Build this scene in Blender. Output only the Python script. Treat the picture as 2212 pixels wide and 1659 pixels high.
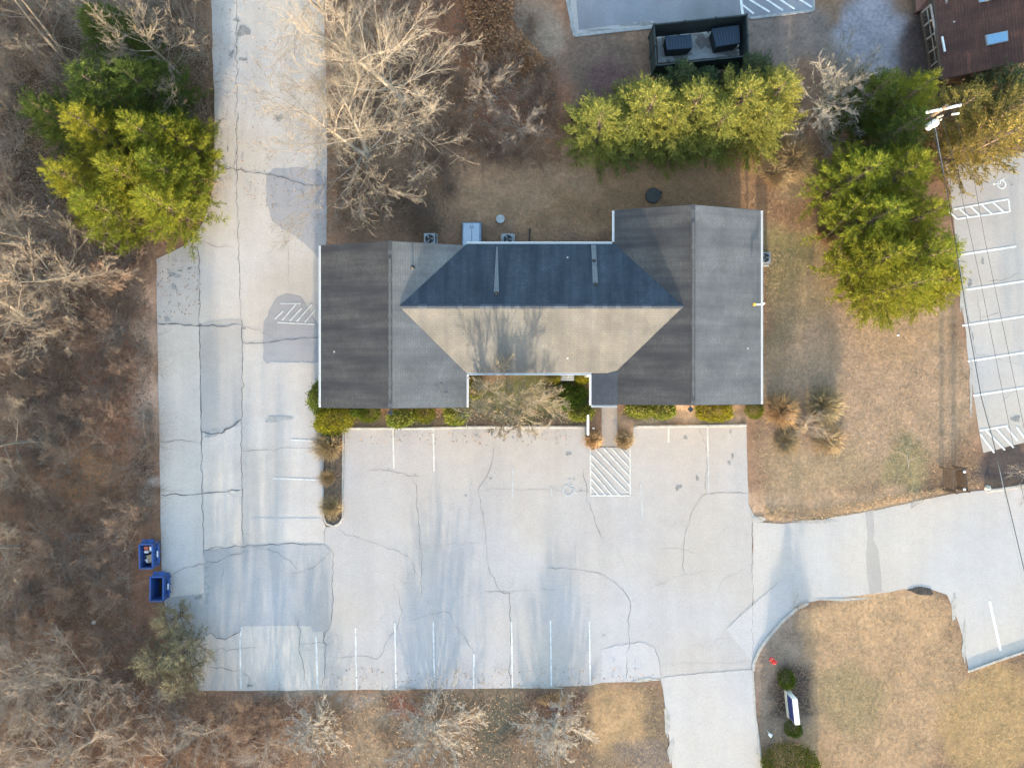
import bpy, math, random
import numpy as np
from math import radians, sin, cos, pi

# ------------------------------------------------------------------ clear
for o in list(bpy.data.objects):
    bpy.data.objects.remove(o, do_unlink=True)
scene = bpy.context.scene
COL = scene.collection

# ------------------------------------------------------------------ camera, sky, sun, exposure
H = 49.3                      # drone height above the ground, metres
K = 31.05                     # plan units per metre at ground level (site plan is 2212 x 1659 units)
CX, CY = 1106.0, 829.5
cam = bpy.data.cameras.new('camera')
cam.sensor_fit = 'HORIZONTAL'
cam.sensor_width = 36.0
cam.lens = 18.0 / (CX / K / H)
cam.clip_start = 1.0
cam.clip_end = 2000.0
camo = bpy.data.objects.new('camera', cam)
camo.location = (0, 0, H)
camo.rotation_euler = (0, 0, 0)
COL.objects.link(camo)
scene.camera = camo

SUN_EL = radians(6.8)
world = bpy.data.worlds.new('World')
scene.world = world
world.use_nodes = True
wn = world.node_tree.nodes
wl = world.node_tree.links
wn.clear()
sky = wn.new('ShaderNodeTexSky')
sky.sky_type = 'NISHITA'
sky.sun_disc = False
sky.sun_elevation = SUN_EL
sky.sun_rotation = radians(180)
sky.altitude = 0
sky.air_density = 1.0
sky.dust_density = 1.2
sky.ozone_density = 1.0
bg = wn.new('ShaderNodeBackground')
bg.inputs['Strength'].default_value = 0.15
wo = wn.new('ShaderNodeOutputWorld')
wl.new(sky.outputs[0], bg.inputs[0])
wl.new(bg.outputs[0], wo.inputs[0])

sun = bpy.data.lights.new('sun', 'SUN')
sun.energy = 2.0
sun.angle = radians(0.9)
sun.color = (1.0, 0.84, 0.62)
suno = bpy.data.objects.new('sun', sun)
suno.rotation_euler = (pi / 2 - SUN_EL, 0, 0)   # light travels towards +y (up the site plan)
suno.location = (0, -60, 40)
COL.objects.link(suno)

vs = scene.view_settings
vs.view_transform = 'Standard'
vs.look = 'None'
vs.gamma = 1.0
vs.exposure = 3.05
vs.use_curve_mapping = False
scene.cycles.max_bounces = 4
scene.cycles.use_adaptive_sampling = True
scene.cycles.adaptive_threshold = 0.02
scene.cycles.use_denoising = True
scene.cycles.diffuse_bounces = 2
scene.cycles.glossy_bounces = 2
scene.cycles.transmission_bounces = 2


def P(px, py, z=0.0):
    """site-plan unit (surveyed from above) -> metres, for a point at height z"""
    f = (H - z) / H / K
    return ((px - CX) * f, (CY - py) * f, z)


# ------------------------------------------------------------------ tags and object helpers
def tag(o, label=None, cat=None, group=None, kind=None):
    if label: o['label'] = label
    if cat: o['category'] = cat
    if group: o['group'] = group
    if kind: o['kind'] = kind
    return o


def link(name, me, mat=None, parent=None, loc=None, rz=None):
    o = bpy.data.objects.new(name, me)
    COL.objects.link(o)
    if mat is not None and me is not None and len(me.materials) == 0:
        me.materials.append(mat)
    if parent is not None: o.parent = parent
    if loc is not None: o.location = loc
    if rz is not None: o.rotation_euler = (0, 0, rz)
    return o


def empty(name, loc=(0, 0, 0), rz=0.0, label=None, cat=None, group=None, kind=None):
    o = bpy.data.objects.new(name, None)
    COL.objects.link(o)
    o.empty_display_size = 0.3
    o.location = loc
    o.rotation_euler = (0, 0, rz)
    return tag(o, label, cat, group, kind)


def np_mesh(name, V, F, mat=None, smooth=False, uv=None):
    """V (n,3) array, F (m,k) array of equal-sized polygons; uv (m*k,2)"""
    V = np.asarray(V, dtype=np.float32)
    F = np.asarray(F, dtype=np.int32)
    m, k = F.shape
    me = bpy.data.meshes.new(name)
    me.vertices.add(len(V))
    me.vertices.foreach_set('co', V.ravel())
    me.loops.add(m * k)
    me.loops.foreach_set('vertex_index', F.ravel())
    me.polygons.add(m)
    me.polygons.foreach_set('loop_start', np.arange(0, m * k, k, dtype=np.int32))
    if smooth:
        me.polygons.foreach_set('use_smooth', np.ones(m, dtype=bool))
    me.update(calc_edges=True)
    if uv is not None:
        u = me.uv_layers.new(name='UVMap')
        u.data.foreach_set('uv', np.asarray(uv, dtype=np.float32).ravel())
    if mat: me.materials.append(mat)
    return me


class MB:
    """collects simple solids into one mesh"""
    def __init__(s): s.v = []; s.f = []

    def poly(s, pts):
        n = len(s.v); s.v += [tuple(p) for p in pts]; s.f.append(tuple(range(n, n + len(pts)))); return s

    def hexa(s, c):      # 8 corners: bottom 4 (ccw), top 4
        n = len(s.v); s.v += [tuple(p) for p in c]
        for q in ((3, 2, 1, 0), (4, 5, 6, 7), (0, 1, 5, 4), (1, 2, 6, 5), (2, 3, 7, 6), (3, 0, 4, 7)):
            s.f.append(tuple(n + i for i in q))
        return s

    def box(s, x0, x1, y0, y1, z0, z1):
        return s.hexa([(x0, y0, z0), (x1, y0, z0), (x1, y1, z0), (x0, y1, z0),
                       (x0, y0, z1), (x1, y0, z1), (x1, y1, z1), (x0, y1, z1)])

    def bar(s, a, b, w, h, up=(0, 0, 1)):
        a = np.array(a, float); b = np.array(b, float); d = b - a; d /= np.linalg.norm(d)
        up = np.array(up, float)
        if abs(np.dot(d, up)) > .98: up = np.array((0, 1.0, 0))
        x = np.cross(d, up); x /= np.linalg.norm(x); y = np.cross(x, d)
        x *= w / 2; y *= h / 2
        return s.hexa([a - x - y, a + x - y, b + x - y, b - x - y, a - x + y, a + x + y, b + x + y, b - x + y])

    def cyl(s, a, b, r0, r1=None, n=12, cap=True):
        r1 = r0 if r1 is None else r1
        a = np.array(a, float); b = np.array(b, float); d = b - a; d /= np.linalg.norm(d)
        up = np.array((0, 0, 1.0)) if abs(d[2]) < .95 else np.array((1.0, 0, 0))
        x = np.cross(d, up); x /= np.linalg.norm(x); y = np.cross(d, x)
        n0 = len(s.v)
        for i in range(n):
            t = 2 * pi * i / n
            s.v.append(tuple(a + r0 * (x * cos(t) + y * sin(t))))
        for i in range(n):
            t = 2 * pi * i / n
            s.v.append(tuple(b + r1 * (x * cos(t) + y * sin(t))))
        for i in range(n):
            j = (i + 1) % n
            s.f.append((n0 + i, n0 + j, n0 + n + j, n0 + n + i))
        if cap:
            s.f.append(tuple(n0 + i for i in range(n))[::-1]); s.f.append(tuple(n0 + n + i for i in range(n)))
        return s

    def lathe(s, c, prof, n=16):
        n0 = len(s.v)
        for r, z in prof:
            for i in range(n):
                t = 2 * pi * i / n
                s.v.append((c[0] + r * cos(t), c[1] + r * sin(t), c[2] + z))
        for k in range(len(prof) - 1):
            for i in range(n):
                j = (i + 1) % n
                s.f.append((n0 + k * n + i, n0 + k * n + j, n0 + (k + 1) * n + j, n0 + (k + 1) * n + i))
        s.f.append(tuple(n0 + i for i in range(n))[::-1])
        s.f.append(tuple(n0 + (len(prof) - 1) * n + i for i in range(n)))
        return s

    def mesh(s, name, mat=None, smooth=False):
        me = bpy.data.meshes.new(name)
        me.from_pydata(s.v, [], s.f)
        if smooth:
            me.polygons.foreach_set('use_smooth', np.ones(len(me.polygons), dtype=bool))
        me.update()
        if mat: me.materials.append(mat)
        return me

    def build(s, name, mat=None, parent=None, smooth=False, loc=None, rz=None, bevel=0):
        o = link(name, s.mesh(name, mat, smooth), None, parent, loc, rz)
        if bevel:
            b = o.modifiers.new('bevel', 'BEVEL'); b.width = bevel; b.segments = 1; b.limit_method = 'ANGLE'
        return o


def tubes(segs, k):
    """segs (n,8): p0 p1 r0 r1 -> open k-sided tubes"""
    S = np.asarray(segs, dtype=np.float64)
    p0, p1, r0, r1 = S[:, 0:3], S[:, 3:6], S[:, 6], S[:, 7]
    d = p1 - p0; d /= np.maximum(np.linalg.norm(d, axis=1, keepdims=True), 1e-9)
    up = np.where(np.abs(d[:, 2:3]) < .9, np.array([[0, 0, 1.0]]), np.array([[1.0, 0, 0]]))
    x = np.cross(d, up); x /= np.linalg.norm(x, axis=1, keepdims=True); y = np.cross(d, x)
    n = len(S)
    V = np.zeros((n, 2, k, 3))
    for i in range(k):
        t = 2 * pi * i / k
        o = x * cos(t) + y * sin(t)
        V[:, 0, i] = p0 + o * r0[:, None]; V[:, 1, i] = p1 + o * r1[:, None]
    base = np.arange(n)[:, None] * 2 * k
    F = []
    for i in range(k):
        j = (i + 1) % k
        F.append(np.concatenate([base + i, base + j, base + k + j, base + k + i], 1))
    return V.reshape(-1, 3), np.stack(F, 1).reshape(-1, 4)


# ------------------------------------------------------------------ materials
def new_mat(name):
    m = bpy.data.materials.new(name)
    m.use_nodes = True
    nt = m.node_tree
    nt.nodes.clear()
    out = nt.nodes.new('ShaderNodeOutputMaterial')
    b = nt.nodes.new('ShaderNodeBsdfPrincipled')
    nt.links.new(b.outputs[0], out.inputs[0])
    return m, nt, b, out


def N(nt, t, **kw):
    n = nt.nodes.new(t)
    for k, v in kw.items():
        if hasattr(n, k) and k not in n.inputs: setattr(n, k, v)
        else: n.inputs[k].default_value = v
    return n


def noise(nt, vec, scale, detail=4, rough=.6, stretch=None):
    if stretch:
        mp = nt.nodes.new('ShaderNodeMapping'); mp.inputs['Scale'].default_value = stretch
        nt.links.new(vec, mp.inputs[0]); vec = mp.outputs[0]
    n = nt.nodes.new('ShaderNodeTexNoise')
    n.inputs['Scale'].default_value = scale; n.inputs['Detail'].default_value = detail; n.inputs['Roughness'].default_value = rough
    nt.links.new(vec, n.inputs['Vector'])
    return n.outputs['Fac']


def ramp(nt, fac, stops):
    r = nt.nodes.new('ShaderNodeValToRGB')
    e = r.color_ramp.elements
    while len(e) < len(stops): e.new(.5)
    for el, (p, c) in zip(e, stops):
        el.position = p
        el.color = (c, c, c, 1) if not hasattr(c, '__len__') else (*c, 1)
    nt.links.new(fac, r.inputs[0])
    return r.outputs[0]


def mix(nt, a, b, fac=.5, mode='MIX'):
    m = nt.nodes.new('ShaderNodeMix'); m.data_type = 'RGBA'; m.blend_type = mode
    for k, v in ((0, fac), (6, a), (7, b)):
        if hasattr(v, 'is_linked') or isinstance(v, bpy.types.NodeSocket): nt.links.new(v, m.inputs[k])
        elif k == 0: m.inputs[k].default_value = v
        else: m.inputs[k].default_value = (*v, 1) if len(v) == 3 else v
    return m.outputs[2]


def bump(nt, b, h, strength=.3, dist=.02):
    n = nt.nodes.new('ShaderNodeBump'); n.inputs['Strength'].default_value = strength; n.inputs['Distance'].default_value = dist
    nt.links.new(h, n.inputs['Height']); nt.links.new(n.outputs[0], b.inputs['Normal'])


def objco(nt):
    return nt.nodes.new('ShaderNodeTexCoord').outputs['Object']


def geoco(nt):
    return nt.nodes.new('ShaderNodeNewGeometry').outputs['Position']


def plain(name, col, rough=.6, metal=0.0, var=.18, scale=6.0):
    m, nt, b, o = new_mat(name)
    co = objco(nt)
    f = noise(nt, co, scale, 5, .65)
    c = mix(nt, col, ramp(nt, f, [(.25, 1 - var), (.75, 1 + var)]), 1.0, 'MULTIPLY')
    nt.links.new(c, b.inputs['Base Color'])
    b.inputs['Roughness'].default_value = rough
    b.inputs['Metallic'].default_value = metal
    return m


def asphalt(name, col, streak=.06, blotch=.10):
    """aged asphalt: aggregate speckle, tyre-polished lanes, blotches"""
    m, nt, b, o = new_mat(name)
    col = (col[0] * 1.06, col[1] * .975, col[2] * .90)
    co = geoco(nt)
    c = mix(nt, col, ramp(nt, noise(nt, co, .16, 4, .55), [(.3, 1 - blotch), (.7, 1 + blotch)]), 1.0, 'MULTIPLY')
    c = mix(nt, c, ramp(nt, noise(nt, co, 1.0, 4, .6, (.75, .05, 1)), [(.3, 1 - streak), (.7, 1 + streak)]), 1.0, 'MULTIPLY')
    c = mix(nt, c, ramp(nt, noise(nt, co, 1.3, 5, .7), [(.3, .955), (.7, 1.035)]), 1.0, 'MULTIPLY')
    c = mix(nt, c, ramp(nt, noise(nt, co, 9.0, 4, .8), [(.28, .86), (.72, 1.12)]), 1.0, 'MULTIPLY')
    tint = noise(nt, co, .1, 2, .5)
    c = mix(nt, c, ramp(nt, tint, [(.38, (.965, .99, 1.05)), (.62, (1.035, 1.0, .96))]), 1.0, 'MULTIPLY')
    nt.links.new(c, b.inputs['Base Color'])
    b.inputs['Roughness'].default_value = .88
    b.inputs['Specular IOR Level'].default_value = .25
    bump(nt, b, noise(nt, co, 26.0, 3, .7), .12, .003)
    return m


def shingle(name, c1, c2, stain, stain_amt):
    """asphalt shingles, UV in metres: u along the eave, v up the slope"""
    m, nt, b, o = new_mat(name)
    uv = nt.nodes.new('ShaderNodeTexCoord').outputs['UV']
    br = nt.nodes.new('ShaderNodeTexBrick')
    br.offset = .5
    br.inputs['Scale'].default_value = 1.0
    br.inputs['Brick Width'].default_value = .30
    br.inputs['Row Height'].default_value = .16
    br.inputs['Mortar Size'].default_value = .008
    br.inputs['Mortar Smooth'].default_value = .2
    br.inputs['Bias'].default_value = 0.0
    br.inputs['Color1'].default_value = (*c1, 1)
    br.inputs['Color2'].default_value = (*c2, 1)
    br.inputs['Mortar'].default_value = (c1[0] * .68, c1[1] * .68, c1[2] * .68, 1)
    nt.links.new(uv, br.inputs['Vector'])
    c = br.outputs['Color']
    st = ramp(nt, noise(nt, uv, 1.0, 5, .62, (1.1, .12, 1)), [(.36, 0.0), (.60, 1.0)])
    fm = nt.nodes.new('ShaderNodeMath'); fm.operation = 'MULTIPLY'; fm.inputs[1].default_value = stain_amt
    nt.links.new(st, fm.inputs[0])
    c = mix(nt, c, stain, fm.outputs[0])
    c = mix(nt, c, ramp(nt, noise(nt, uv, .45, 4, .6), [(.3, .80), (.7, 1.2)]), 1.0, 'MULTIPLY')
    c = mix(nt, c, ramp(nt, noise(nt, uv, 14, 3, .8), [(.3, .8), (.7, 1.2)]), 1.0, 'MULTIPLY')
    # specks of grit and bird lime
    vo = nt.nodes.new('ShaderNodeTexVoronoi'); vo.inputs['Scale'].default_value = .8
    nt.links.new(uv, vo.inputs['Vector'])
    sp = ramp(nt, vo.outputs['Distance'], [(.045, 1.0), (.06, 0.0)])
    sel = ramp(nt, vo.outputs['Color'], [(.62, 0.0), (.64, 1.0)])
    sm = nt.nodes.new('ShaderNodeMath'); sm.operation = 'MULTIPLY'
    nt.links.new(sp, sm.inputs[0]); nt.links.new(sel, sm.inputs[1])
    c = mix(nt, c, (.42, .40, .36), sm.outputs[0])
    nt.links.new(c, b.inputs['Base Color'])
    b.inputs['Roughness'].default_value = .85
    b.inputs['Specular IOR Level'].default_value = .25
    bump(nt, b, noise(nt, uv, 60, 2, .7), .15, .002)
    return m


def foliage(name, c1, c2, c3, trans=.35):
    m, nt, b, out = new_mat(name)
    co = geoco(nt)
    oi = nt.nodes.new('ShaderNodeObjectInfo')
    g = nt.nodes.new('ShaderNodeNewGeometry')
    f = noise(nt, co, .9, 3, .6)
    c = mix(nt, c1, c2, ramp(nt, f, [(.3, 0.0), (.7, 1.0)]))
    c = mix(nt, c, c3, ramp(nt, g.outputs['Random Per Island'], [(.55, 0.0), (1.0, .9)]))
    c = mix(nt, c, ramp(nt, oi.outputs['Random'], [(0, (.82, .92, .9)), (1, (1.2, 1.1, .95))]), 1.0, 'MULTIPLY')
    nt.links.new(c, b.inputs['Base Color'])
    b.inputs['Roughness'].default_value = .7
    b.inputs['Specular IOR Level'].default_value = .2
    t = nt.nodes.new('ShaderNodeBsdfTranslucent')
    nt.links.new(c, t.inputs[0])
    mx = nt.nodes.new('ShaderNodeMixShader'); mx.inputs[0].default_value = trans
    nt.links.new(b.outputs[0], mx.inputs[1]); nt.links.new(t.outputs[0], mx.inputs[2])
    nt.links.new(mx.outputs[0], out.inputs[0])
    return m


def bark(name, c1, c2):
    m, nt, b, o = new_mat(name)
    co = geoco(nt)
    oi = nt.nodes.new('ShaderNodeObjectInfo')
    g = nt.nodes.new('ShaderNodeNewGeometry')
    f = noise(nt, co, 1.2, 4, .7)
    c = mix(nt, c1, c2, ramp(nt, f, [(.3, 0.0), (.7, 1.0)]))
    c = mix(nt, c, ramp(nt, g.outputs['Random Per Island'], [(0, .75), (1, 1.2)]), 1.0, 'MULTIPLY')
    c = mix(nt, c, ramp(nt, oi.outputs['Random'], [(0, .88), (1, 1.1)]), 1.0, 'MULTIPLY')
    nt.links.new(c, b.inputs['Base Color'])
    b.inputs['Roughness'].default_value = .85
    b.inputs['Specular IOR Level'].default_value = .2
    return m


def paint(name, col, under, wear):
    """road paint worn through to the asphalt"""
    m, nt, b, out = new_mat(name)
    co = geoco(nt)
    w = ramp(nt, noise(nt, co, 2.2, 6, .8), [(wear - .14, 0.0), (wear + .14, 1.0)])
    c = mix(nt, under, col, w)
    c = mix(nt, c, ramp(nt, noise(nt, co, 16, 3, .7), [(.3, .93), (.7, 1.05)]), 1.0, 'MULTIPLY')
    nt.links.new(c, b.inputs['Base Color'])
    b.inputs['Roughness'].default_value = .8
    b.inputs['Specular IOR Level'].default_value = .3
    return m


def ground_mat():
    m, nt, b, o = new_mat('ground')
    co = geoco(nt)
    at = nt.nodes.new('ShaderNodeAttribute'); at.attribute_name = 'zone'
    c = at.outputs['Color']
    c = mix(nt, c, ramp(nt, noise(nt, co, .7, 5, .65), [(.28, (.72, .74, .74)), (.72, (1.28, 1.24, 1.2))]), 1.0, 'MULTIPLY')
    c = mix(nt, c, ramp(nt, noise(nt, co, 3.6, 6, .8), [(.3, .66), (.7, 1.36)]), 1.0, 'MULTIPLY')
    c = mix(nt, c, ramp(nt, noise(nt, co, 13, 4, .85), [(.28, .78), (.72, 1.24)]), 1.0, 'MULTIPLY')
    nt.links.new(c, b.inputs['Base Color'])
    b.inputs['Roughness'].default_value = .95
    b.inputs['Specular IOR Level'].default_value = .1
    bump(nt, b, noise(nt, co, 9, 5, .8), .35, .03)
    return m


M = {}
M['ground'] = ground_mat()
AS = (.318, .318, .322)
M['lot'] = asphalt('lot', AS, .04, .06)
M['lane'] = asphalt('lane', (.372, .362, .348))
M['lane_cool'] = asphalt('lane_cool', (.415, .398, .380))
M['lane_patch'] = asphalt('lane_patch', (.310, .310, .308), .04, .06)
M['blue_patch'] = asphalt('blue_patch', (.275, .288, .305), .04, .10)
M['shade_patch'] = asphalt('shade_patch', (.250, .260, .282), .05, .10)  # rounded shadows beside the left wing, painted as darker bluish asphalt
M['drive'] = asphalt('drive', (.345, .345, .345), .04, .06)
M['drive_strip'] = asphalt('drive_strip', (.275, .28, .285), .04, .06)
M['apron'] = asphalt('apron', (.345, .35, .362), .03, .05)
M['old_lot'] = asphalt('old_lot', (.19, .205, .235), .06, .28)
M['right_lot'] = asphalt('right_lot', (.335, .335, .335), .05, .08)
M['walk'] = asphalt('walk', (.245, .235, .225), .03, .06)
M['crack'] = plain('crack', (.105, .098, .097), .95, var=.4)
M['crack_soft'] = plain('crack_soft', (.20, .195, .195), .95, var=.3)
M['stain'] = plain('stain', (.195, .186, .178), .9, var=.45, scale=5)
M['stain_soft'] = plain('stain_soft', (.265, .26, .254), .9, var=.3, scale=3)
M['sand'] = plain('sand', (.31, .285, .255), .95, var=.3, scale=3)
M['paint'] = paint('paint', (.58, .57, .545), AS, .46)
M['paint_worn'] = paint('paint_worn', (.44, .435, .425), AS, .53)
M['paint_warm'] = paint('paint_warm', (.55, .52, .46), AS, .45)
M['paint_fresh'] = paint('paint_fresh', (.66, .645, .61), (.32, .32, .32), .36)
M['kerb'] = plain('kerb', (.29, .275, .255), .9, var=.35, scale=3)
M['concrete'] = plain('concrete', (.36, .37, .36), .9, var=.25, scale=2)
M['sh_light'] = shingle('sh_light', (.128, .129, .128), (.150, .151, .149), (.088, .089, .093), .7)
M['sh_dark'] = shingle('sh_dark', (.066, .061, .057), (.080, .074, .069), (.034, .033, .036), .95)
M['sh_north_shade'] = shingle('sh_north_shade', (.039, .051, .067), (.053, .067, .084), (.020, .029, .041), .85)  # rear slope's shade and sky blue put into the shingle colour
M['sh_south_lit'] = shingle('sh_south_lit', (.150, .138, .120), (.168, .155, .134), (.112, .106, .098), .7)  # same roof shingle, painted paler and warmer for the sunlit front slope
M['sh_porch_shade'] = shingle('sh_porch_shade', (.052, .056, .066), (.060, .066, .078), (.042, .046, .056), .6)  # blue shade on the porch painted into its shingle colour
M['sh_red'] = shingle('sh_red', (.075, .034, .026), (.105, .048, .034), (.045, .024, .02), .7)
M['cap_dark'] = plain('cap_dark', (.055, .053, .055), .9, var=.3)
M['cap_light'] = plain('cap_light', (.105, .105, .106), .9, var=.25)
M['cap_blue'] = plain('cap_blue', (.032, .04, .055), .9, var=.3)
M['cap_mid'] = plain('cap_mid', (.085, .083, .084), .9, var=.3)
M['cap_blue2'] = plain('cap_blue2', (.05, .06, .078), .9, var=.3)
M['wash'] = plain('wash', (.115, .125, .135), .9, var=.35, scale=9)
M['siding'] = plain('siding', (.42, .40, .36), .7, var=.08)
M['brick'] = plain('brick', (.22, .10, .07), .85, var=.3)
M['white'] = plain('white', (.66, .66, .65), .5, var=.06)
M['white_dull'] = plain('white_dull', (.60, .60, .58), .6, var=.12)
M['glass'] = plain('glass', (.03, .04, .05), .08, var=.05)
M['sky_glass'] = plain('sky_glass', (.16, .29, .42), .12, var=.12)
M['black'] = plain('black', (.012, .012, .014), .6, var=.3)
M['dark_metal'] = plain('dark_metal', (.03, .034, .04), .5, .3, var=.3)
M['grey_metal'] = plain('grey_metal', (.26, .28, .30), .45, .4, var=.2)
M['blue_bulk'] = plain('blue_bulk', (.30, .36, .44), .5, var=.12)
M['blue_bulk_d'] = plain('blue_bulk_d', (.10, .15, .22), .5, var=.2)
M['dump_blue'] = plain('dump_blue', (.016, .060, .22), .5, var=.3, scale=4)
def grimy(name, col, dirt):
    m, nt, b, o = new_mat(name)
    co = objco(nt)
    c = mix(nt, col, dirt, ramp(nt, noise(nt, co, 3.2, 6, .75), [(.50, 0.0), (.66, .8)]))
    c = mix(nt, c, ramp(nt, noise(nt, co, 11, 4, .7), [(.3, .75), (.7, 1.2)]), 1.0, 'MULTIPLY')
    nt.links.new(c, b.inputs['Base Color'])
    b.inputs['Roughness'].default_value = .6
    return m
M['dump_blue'] = grimy('dump_blue_worn', (.016, .060, .22), (.055, .045, .042))
M['dump_in'] = plain('dump_in', (.03, .024, .022), .9, var=.5)
M['teal_lid'] = plain('teal_lid', (.012, .028, .050), .45, var=.3)
M['fence_dark'] = plain('fence_dark', (.012, .02, .022), .7, var=.4)
M['lid'] = plain('lid', (.05, .048, .045), .85, var=.4)
M['drain'] = plain('drain', (.045, .036, .030), .95, var=.6, scale=5)
M['wood_grey'] = plain('wood_grey', (.22, .19, .17), .85, var=.3)
M['wood_dark'] = plain('wood_dark', (.075, .05, .035), .85, var=.4)
M['card'] = plain('card', (.42, .29, .17), .9, var=.2)
M['paper'] = plain('paper', (.75, .73, .70), .8, var=.1)
M['redprint'] = plain('redprint', (.50, .12, .07), .7, var=.2)
M['red'] = plain('red', (.55, .02, .02), .4, var=.15)
M['yellow'] = plain('yellow', (.6, .38, .03), .5, var=.15)
M['sign_blue'] = plain('sign_blue', (.02, .03, .12), .4, var=.15)
M['rock'] = plain('rock', (.45, .40, .32), .9, var=.25)
M['pine'] = foliage('pine', (.104, .132, .017), (.176, .188, .019), (.275, .262, .030))
M['pine_deep'] = foliage('pine_deep', (.046, .074, .018), (.078, .108, .021), (.13, .15, .028))  # needle colour darkened for the conifers standing in shadow
M['pine_green'] = foliage('pine_green', (.098, .142, .020), (.168, .200, .022), (.27, .27, .032))
M['hemlock'] = foliage('hemlock', (.150, .175, .048), (.215, .222, .050), (.32, .30, .075))
M['spruce_n'] = foliage('spruce_n', (.040, .062, .032), (.062, .088, .044), (.09, .12, .06))
M['tan_conifer'] = foliage('tan_conifer', (.13, .115, .034), (.19, .155, .044), (.26, .21, .065))
M['juniper'] = foliage('juniper', (.135, .125, .088), (.19, .172, .118), (.28, .25, .175))
M['yew'] = foliage('yew', (.115, .130, .014), (.18, .178, .017), (.26, .235, .024))
M['box'] = foliage('box', (.050, .075, .010), (.085, .105, .012), (.15, .15, .016))
M['rhodo'] = foliage('rhodo', (.105, .140, .028), (.155, .180, .036), (.27, .26, .065))
M['ivy'] = foliage('ivy', (.040, .085, .016), (.075, .120, .020), (.13, .16, .026))
M['straw'] = foliage('straw', (.42, .305, .185), (.53, .395, .25), (.65, .50, .33), .45)
M['straw_dark'] = foliage('straw_dark', (.34, .24, .145), (.43, .31, .195), (.53, .40, .26), .4)
M['leaf_litter'] = foliage('leaf_litter', (.19, .110, .070), (.26, .155, .100), (.42, .29, .20), .1)
M['leaf_orange'] = foliage('leaf_orange', (.30, .13, .065), (.42, .20, .10), (.62, .36, .22), .4)
M['grass'] = foliage('grass', (.33, .240, .160), (.39, .292, .198), (.47, .36, .25), .35)
M['bark_pale'] = bark('bark_pale', (.200, .176, .146), (.285, .252, .212))
M['bark_tan'] = bark('bark_tan', (.175, .145, .115), (.25, .21, .17))
M['bark_grey'] = bark('bark_grey', (.23, .192, .160), (.32, .270, .228))
M['bark_brown'] = bark('bark_brown', (.195, .128, .090), (.285, .195, .142))
M['twig_green'] = bark('twig_green', (.175, .150, .108), (.25, .215, .158))
M['bark_light'] = bark('bark_light', (.25, .228, .198), (.34, .312, .275))
M['trunk'] = bark('trunk', (.10, .075, .055), (.16, .12, .09))

# ------------------------------------------------------------------ plan geometry helpers
def densify(pts, step, amp, seed, closed=True):
    rng = random.Random(seed)
    out = []
    n = len(pts)
    for i in range(n if closed else n - 1):
        a, b = pts[i], pts[(i + 1) % n]
        L = math.hypot(b[0] - a[0], b[1] - a[1])
        k = max(1, int(L / step))
        nx, ny = -(b[1] - a[1]) / max(L, 1e-6), (b[0] - a[0]) / max(L, 1e-6)
        for j in range(k):
            t = j / k
            w = rng.gauss(0, amp) if j else rng.gauss(0, amp * .4)
            out.append((a[0] + (b[0] - a[0]) * t + nx * w, a[1] + (b[1] - a[1]) * t + ny * w))
    if not closed: out.append(pts[-1])
    return out


def sheet(name, pts, z, mat, parent=None, kind=None, rough=None, thick=0.0):
    if rough: pts = densify(pts, rough[0], rough[1], rough[2])
    area = sum(pts[i][0] * pts[(i + 1) % len(pts)][1] - pts[(i + 1) % len(pts)][0] * pts[i][1] for i in range(len(pts)))
    if area > 0: pts = pts[::-1]      # plan y points down, so flip to face up
    top = [(P(x, y)[0], P(x, y)[1], z) for x, y in pts]
    mb = MB()
    mb.poly(top)
    if thick:
        n = len(top)
        for i in range(n):
            a, b = top[i], top[(i + 1) % n]
            mb.poly([a, (a[0], a[1], z - thick), (b[0], b[1], z - thick), b])
    o = mb.build(name, mat, parent)
    if kind: o['kind'] = kind
    return o


def ribbon_mesh(pts, w, z, taper=False):
    q = [P(x, y) for x, y in pts]
    V, F = [], []
    n = len(q)
    for i in range(n):
        a = q[max(i - 1, 0)]; b = q[min(i + 1, n - 1)]
        dx, dy = b[0] - a[0], b[1] - a[1]
        L = math.hypot(dx, dy) or 1
        ww = w[i] if hasattr(w, '__len__') else w
        nx, ny = -dy / L * ww / 2, dx / L * ww / 2
        V += [(q[i][0] - nx, q[i][1] - ny, z), (q[i][0] + nx, q[i][1] + ny, z)]
        if i: k = 2 * i; F.append((k - 2, k, k + 1, k - 1))
    return V, F


def line(a, b, w, mat, parent, z, name='painted_line'):
    V, F = ribbon_mesh([a, b], w, z)
    return link(name, np_mesh(name, V, F, mat), None, parent)


def crack(pts, w, parent, z, mat='crack', seed=0, amp=1.6, step=9):
    q = densify(pts, step, amp, seed, closed=False)
    rng = random.Random(seed + 99)
    ws = [w * .72 * rng.uniform(.3, 1.35) for _ in q]
    ws[0] *= .4; ws[-1] *= .3
    V, F = ribbon_mesh(q, ws, z)
    return link('crack', np_mesh('crack', V, F, M[mat]), None, parent)


def blob(cx, cy, rx, ry, seed, n=22, irr=.28):
    rng = random.Random(seed)
    ph = [rng.uniform(0, 6.28) for _ in range(4)]
    out = []
    for i in range(n):
        t = 2 * pi * i / n
        r = 1 + irr * (.5 * sin(2 * t + ph[0]) + .35 * sin(3 * t + ph[1]) + .3 * sin(5 * t + ph[2])) + rng.uniform(-.1, .1) * irr
        out.append((cx + rx * r * cos(t), cy + ry * r * sin(t)))
    return out


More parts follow.
